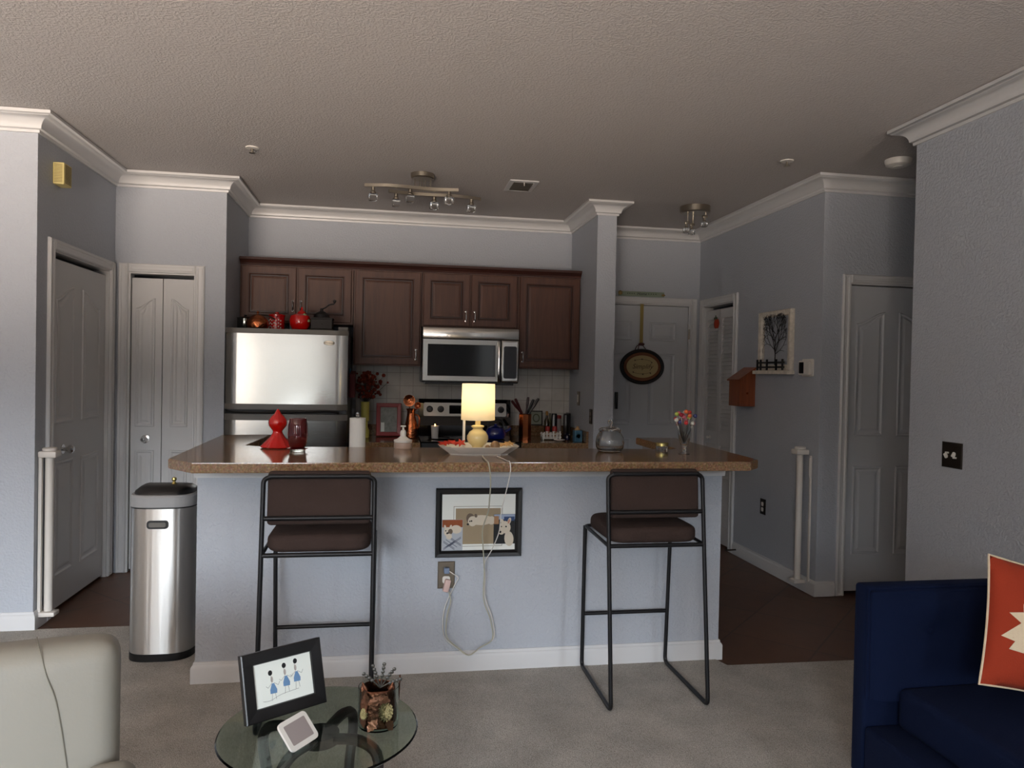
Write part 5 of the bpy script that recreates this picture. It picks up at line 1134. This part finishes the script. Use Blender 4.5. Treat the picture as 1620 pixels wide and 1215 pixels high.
# maple leaf, conforming to the pillow face
leaf=[(0,1),(.14,.68),(.22,.74),(.2,.42),(.45,.62),(.5,.48),(.72,.5),(.6,.3),(.95,.12),(.78,.0),(.9,-.12),(.55,-.3),(.6,-.42),(.2,-.42),(.05,-.4),(.04,-.85),(-.04,-.85),(-.05,-.4),(-.2,-.42),(-.6,-.42),(-.55,-.3),(-.9,-.12),(-.78,0),(-.95,.12),(-.6,.3),(-.72,.5),(-.5,.48),(-.45,.62),(-.2,.42),(-.22,.74),(-.14,.68)]
g=B(); ca_,sa_=math.cos(.35),math.sin(.35); cen=g.verts.new((0,0,0)); ringv=[]
def onp(x,y,off=.003):
    u=(x*ca_-y*sa_)*.86-.08; v=(x*sa_+y*ca_)*.86-.03; p=pil(max(-.97,min(.97,u)),max(-.97,min(.97,v)),-1); return (p[0],p[1]-off,p[2])
cen.co=onp(0,0); levels=[.25,.5,.75,1.0]; rr_=[[g.verts.new(onp(x*l,y*l)) for x,y in leaf] for l in levels]
m_=len(leaf)
for i in range(m_): g.faces.new((cen,rr_[0][i],rr_[0][(i+1)%m_]))
for a,b_ in zip(rr_,rr_[1:]):
    for i in range(m_): g.faces.new((a[i],b_[i],b_[(i+1)%m_],a[(i+1)%m_]))
g.transform(PMX); obj('maple_leaf_applique',g,'leafcream',po)
# ------------------------------------------------------------------ light
w=bpy.data.worlds.new('world'); bpy.context.scene.world=w; w.use_nodes=True; t=w.node_tree; N=t.nodes; L=t.links
bg=N['Background']; tc=N.new('ShaderNodeTexCoord'); sx=N.new('ShaderNodeSeparateXYZ'); mr=N.new('ShaderNodeMapRange'); mr.inputs['From Min'].default_value=-1; mr.inputs['From Max'].default_value=1
r=N.new('ShaderNodeValToRGB'); e=r.color_ramp.elements
e[0].position=0; e[0].color=(3.2,2.65,2.2,1); e[1].position=1; e[1].color=(1.1,1.5,2.1,1)
for p,c in ((.425,(4.2,3.5,2.95,1)),(.452,(.20,.19,.17,1)),(.47,(.08,.08,.076,1)),(.53,(.10,.105,.108,1)),(.548,(.22,.23,.24,1)),(.572,(2.5,2.7,2.9,1)),(.7,(1.8,2.1,2.5,1))):
    k=e.new(p); k.color=c
L.new(tc.outputs['Generated'],sx.inputs[0]); L.new(sx.outputs['Z'],mr.inputs['Value']); L.new(mr.outputs[0],r.inputs['Fac']); L.new(r.outputs['Color'],bg.inputs['Color']); bg.inputs['Strength'].default_value=14
for n,(a,b_,c,d) in (('window_portal',WA),('window_portal',WB)):
    l=bpy.data.lights.new(n,'AREA'); l.shape='RECTANGLE'; l.size=b_-a; l.size_y=d-c; l.cycles.is_portal=True
    o=bpy.data.objects.new(n,l); C.objects.link(o); o.location=((a+b_)/2,WY0-.13,(c+d)/2); o.rotation_euler=(PI/2,0,0)
l=bpy.data.lights.new('lamp_bulb_light','POINT'); l.energy=1.25; l.color=(1,.84,.6); l.shadow_soft_size=.03; o=bpy.data.objects.new('lamp_bulb_light',l); C.objects.link(o); o.location=(lx,ly,1.315)
l=bpy.data.lights.new('candle_light','POINT'); l.energy=.05; l.color=(1,.6,.3); l.shadow_soft_size=.01; o=bpy.data.objects.new('candle_light',l); C.objects.link(o); o.location=(kx,ky,1.03)
s=bpy.context.scene
s.view_settings.view_transform='Standard'; s.view_settings.look='None'; s.view_settings.gamma=1; s.view_settings.exposure=0.08; s.view_settings.use_curve_mapping=False
s.cycles.use_denoising=True; s.cycles.max_bounces=10; s.cycles.transmission_bounces=10; s.cycles.caustics_reflective=False; s.cycles.caustics_refractive=False; s.cycles.sample_clamp_indirect=4; s.cycles.blur_glossy=.5
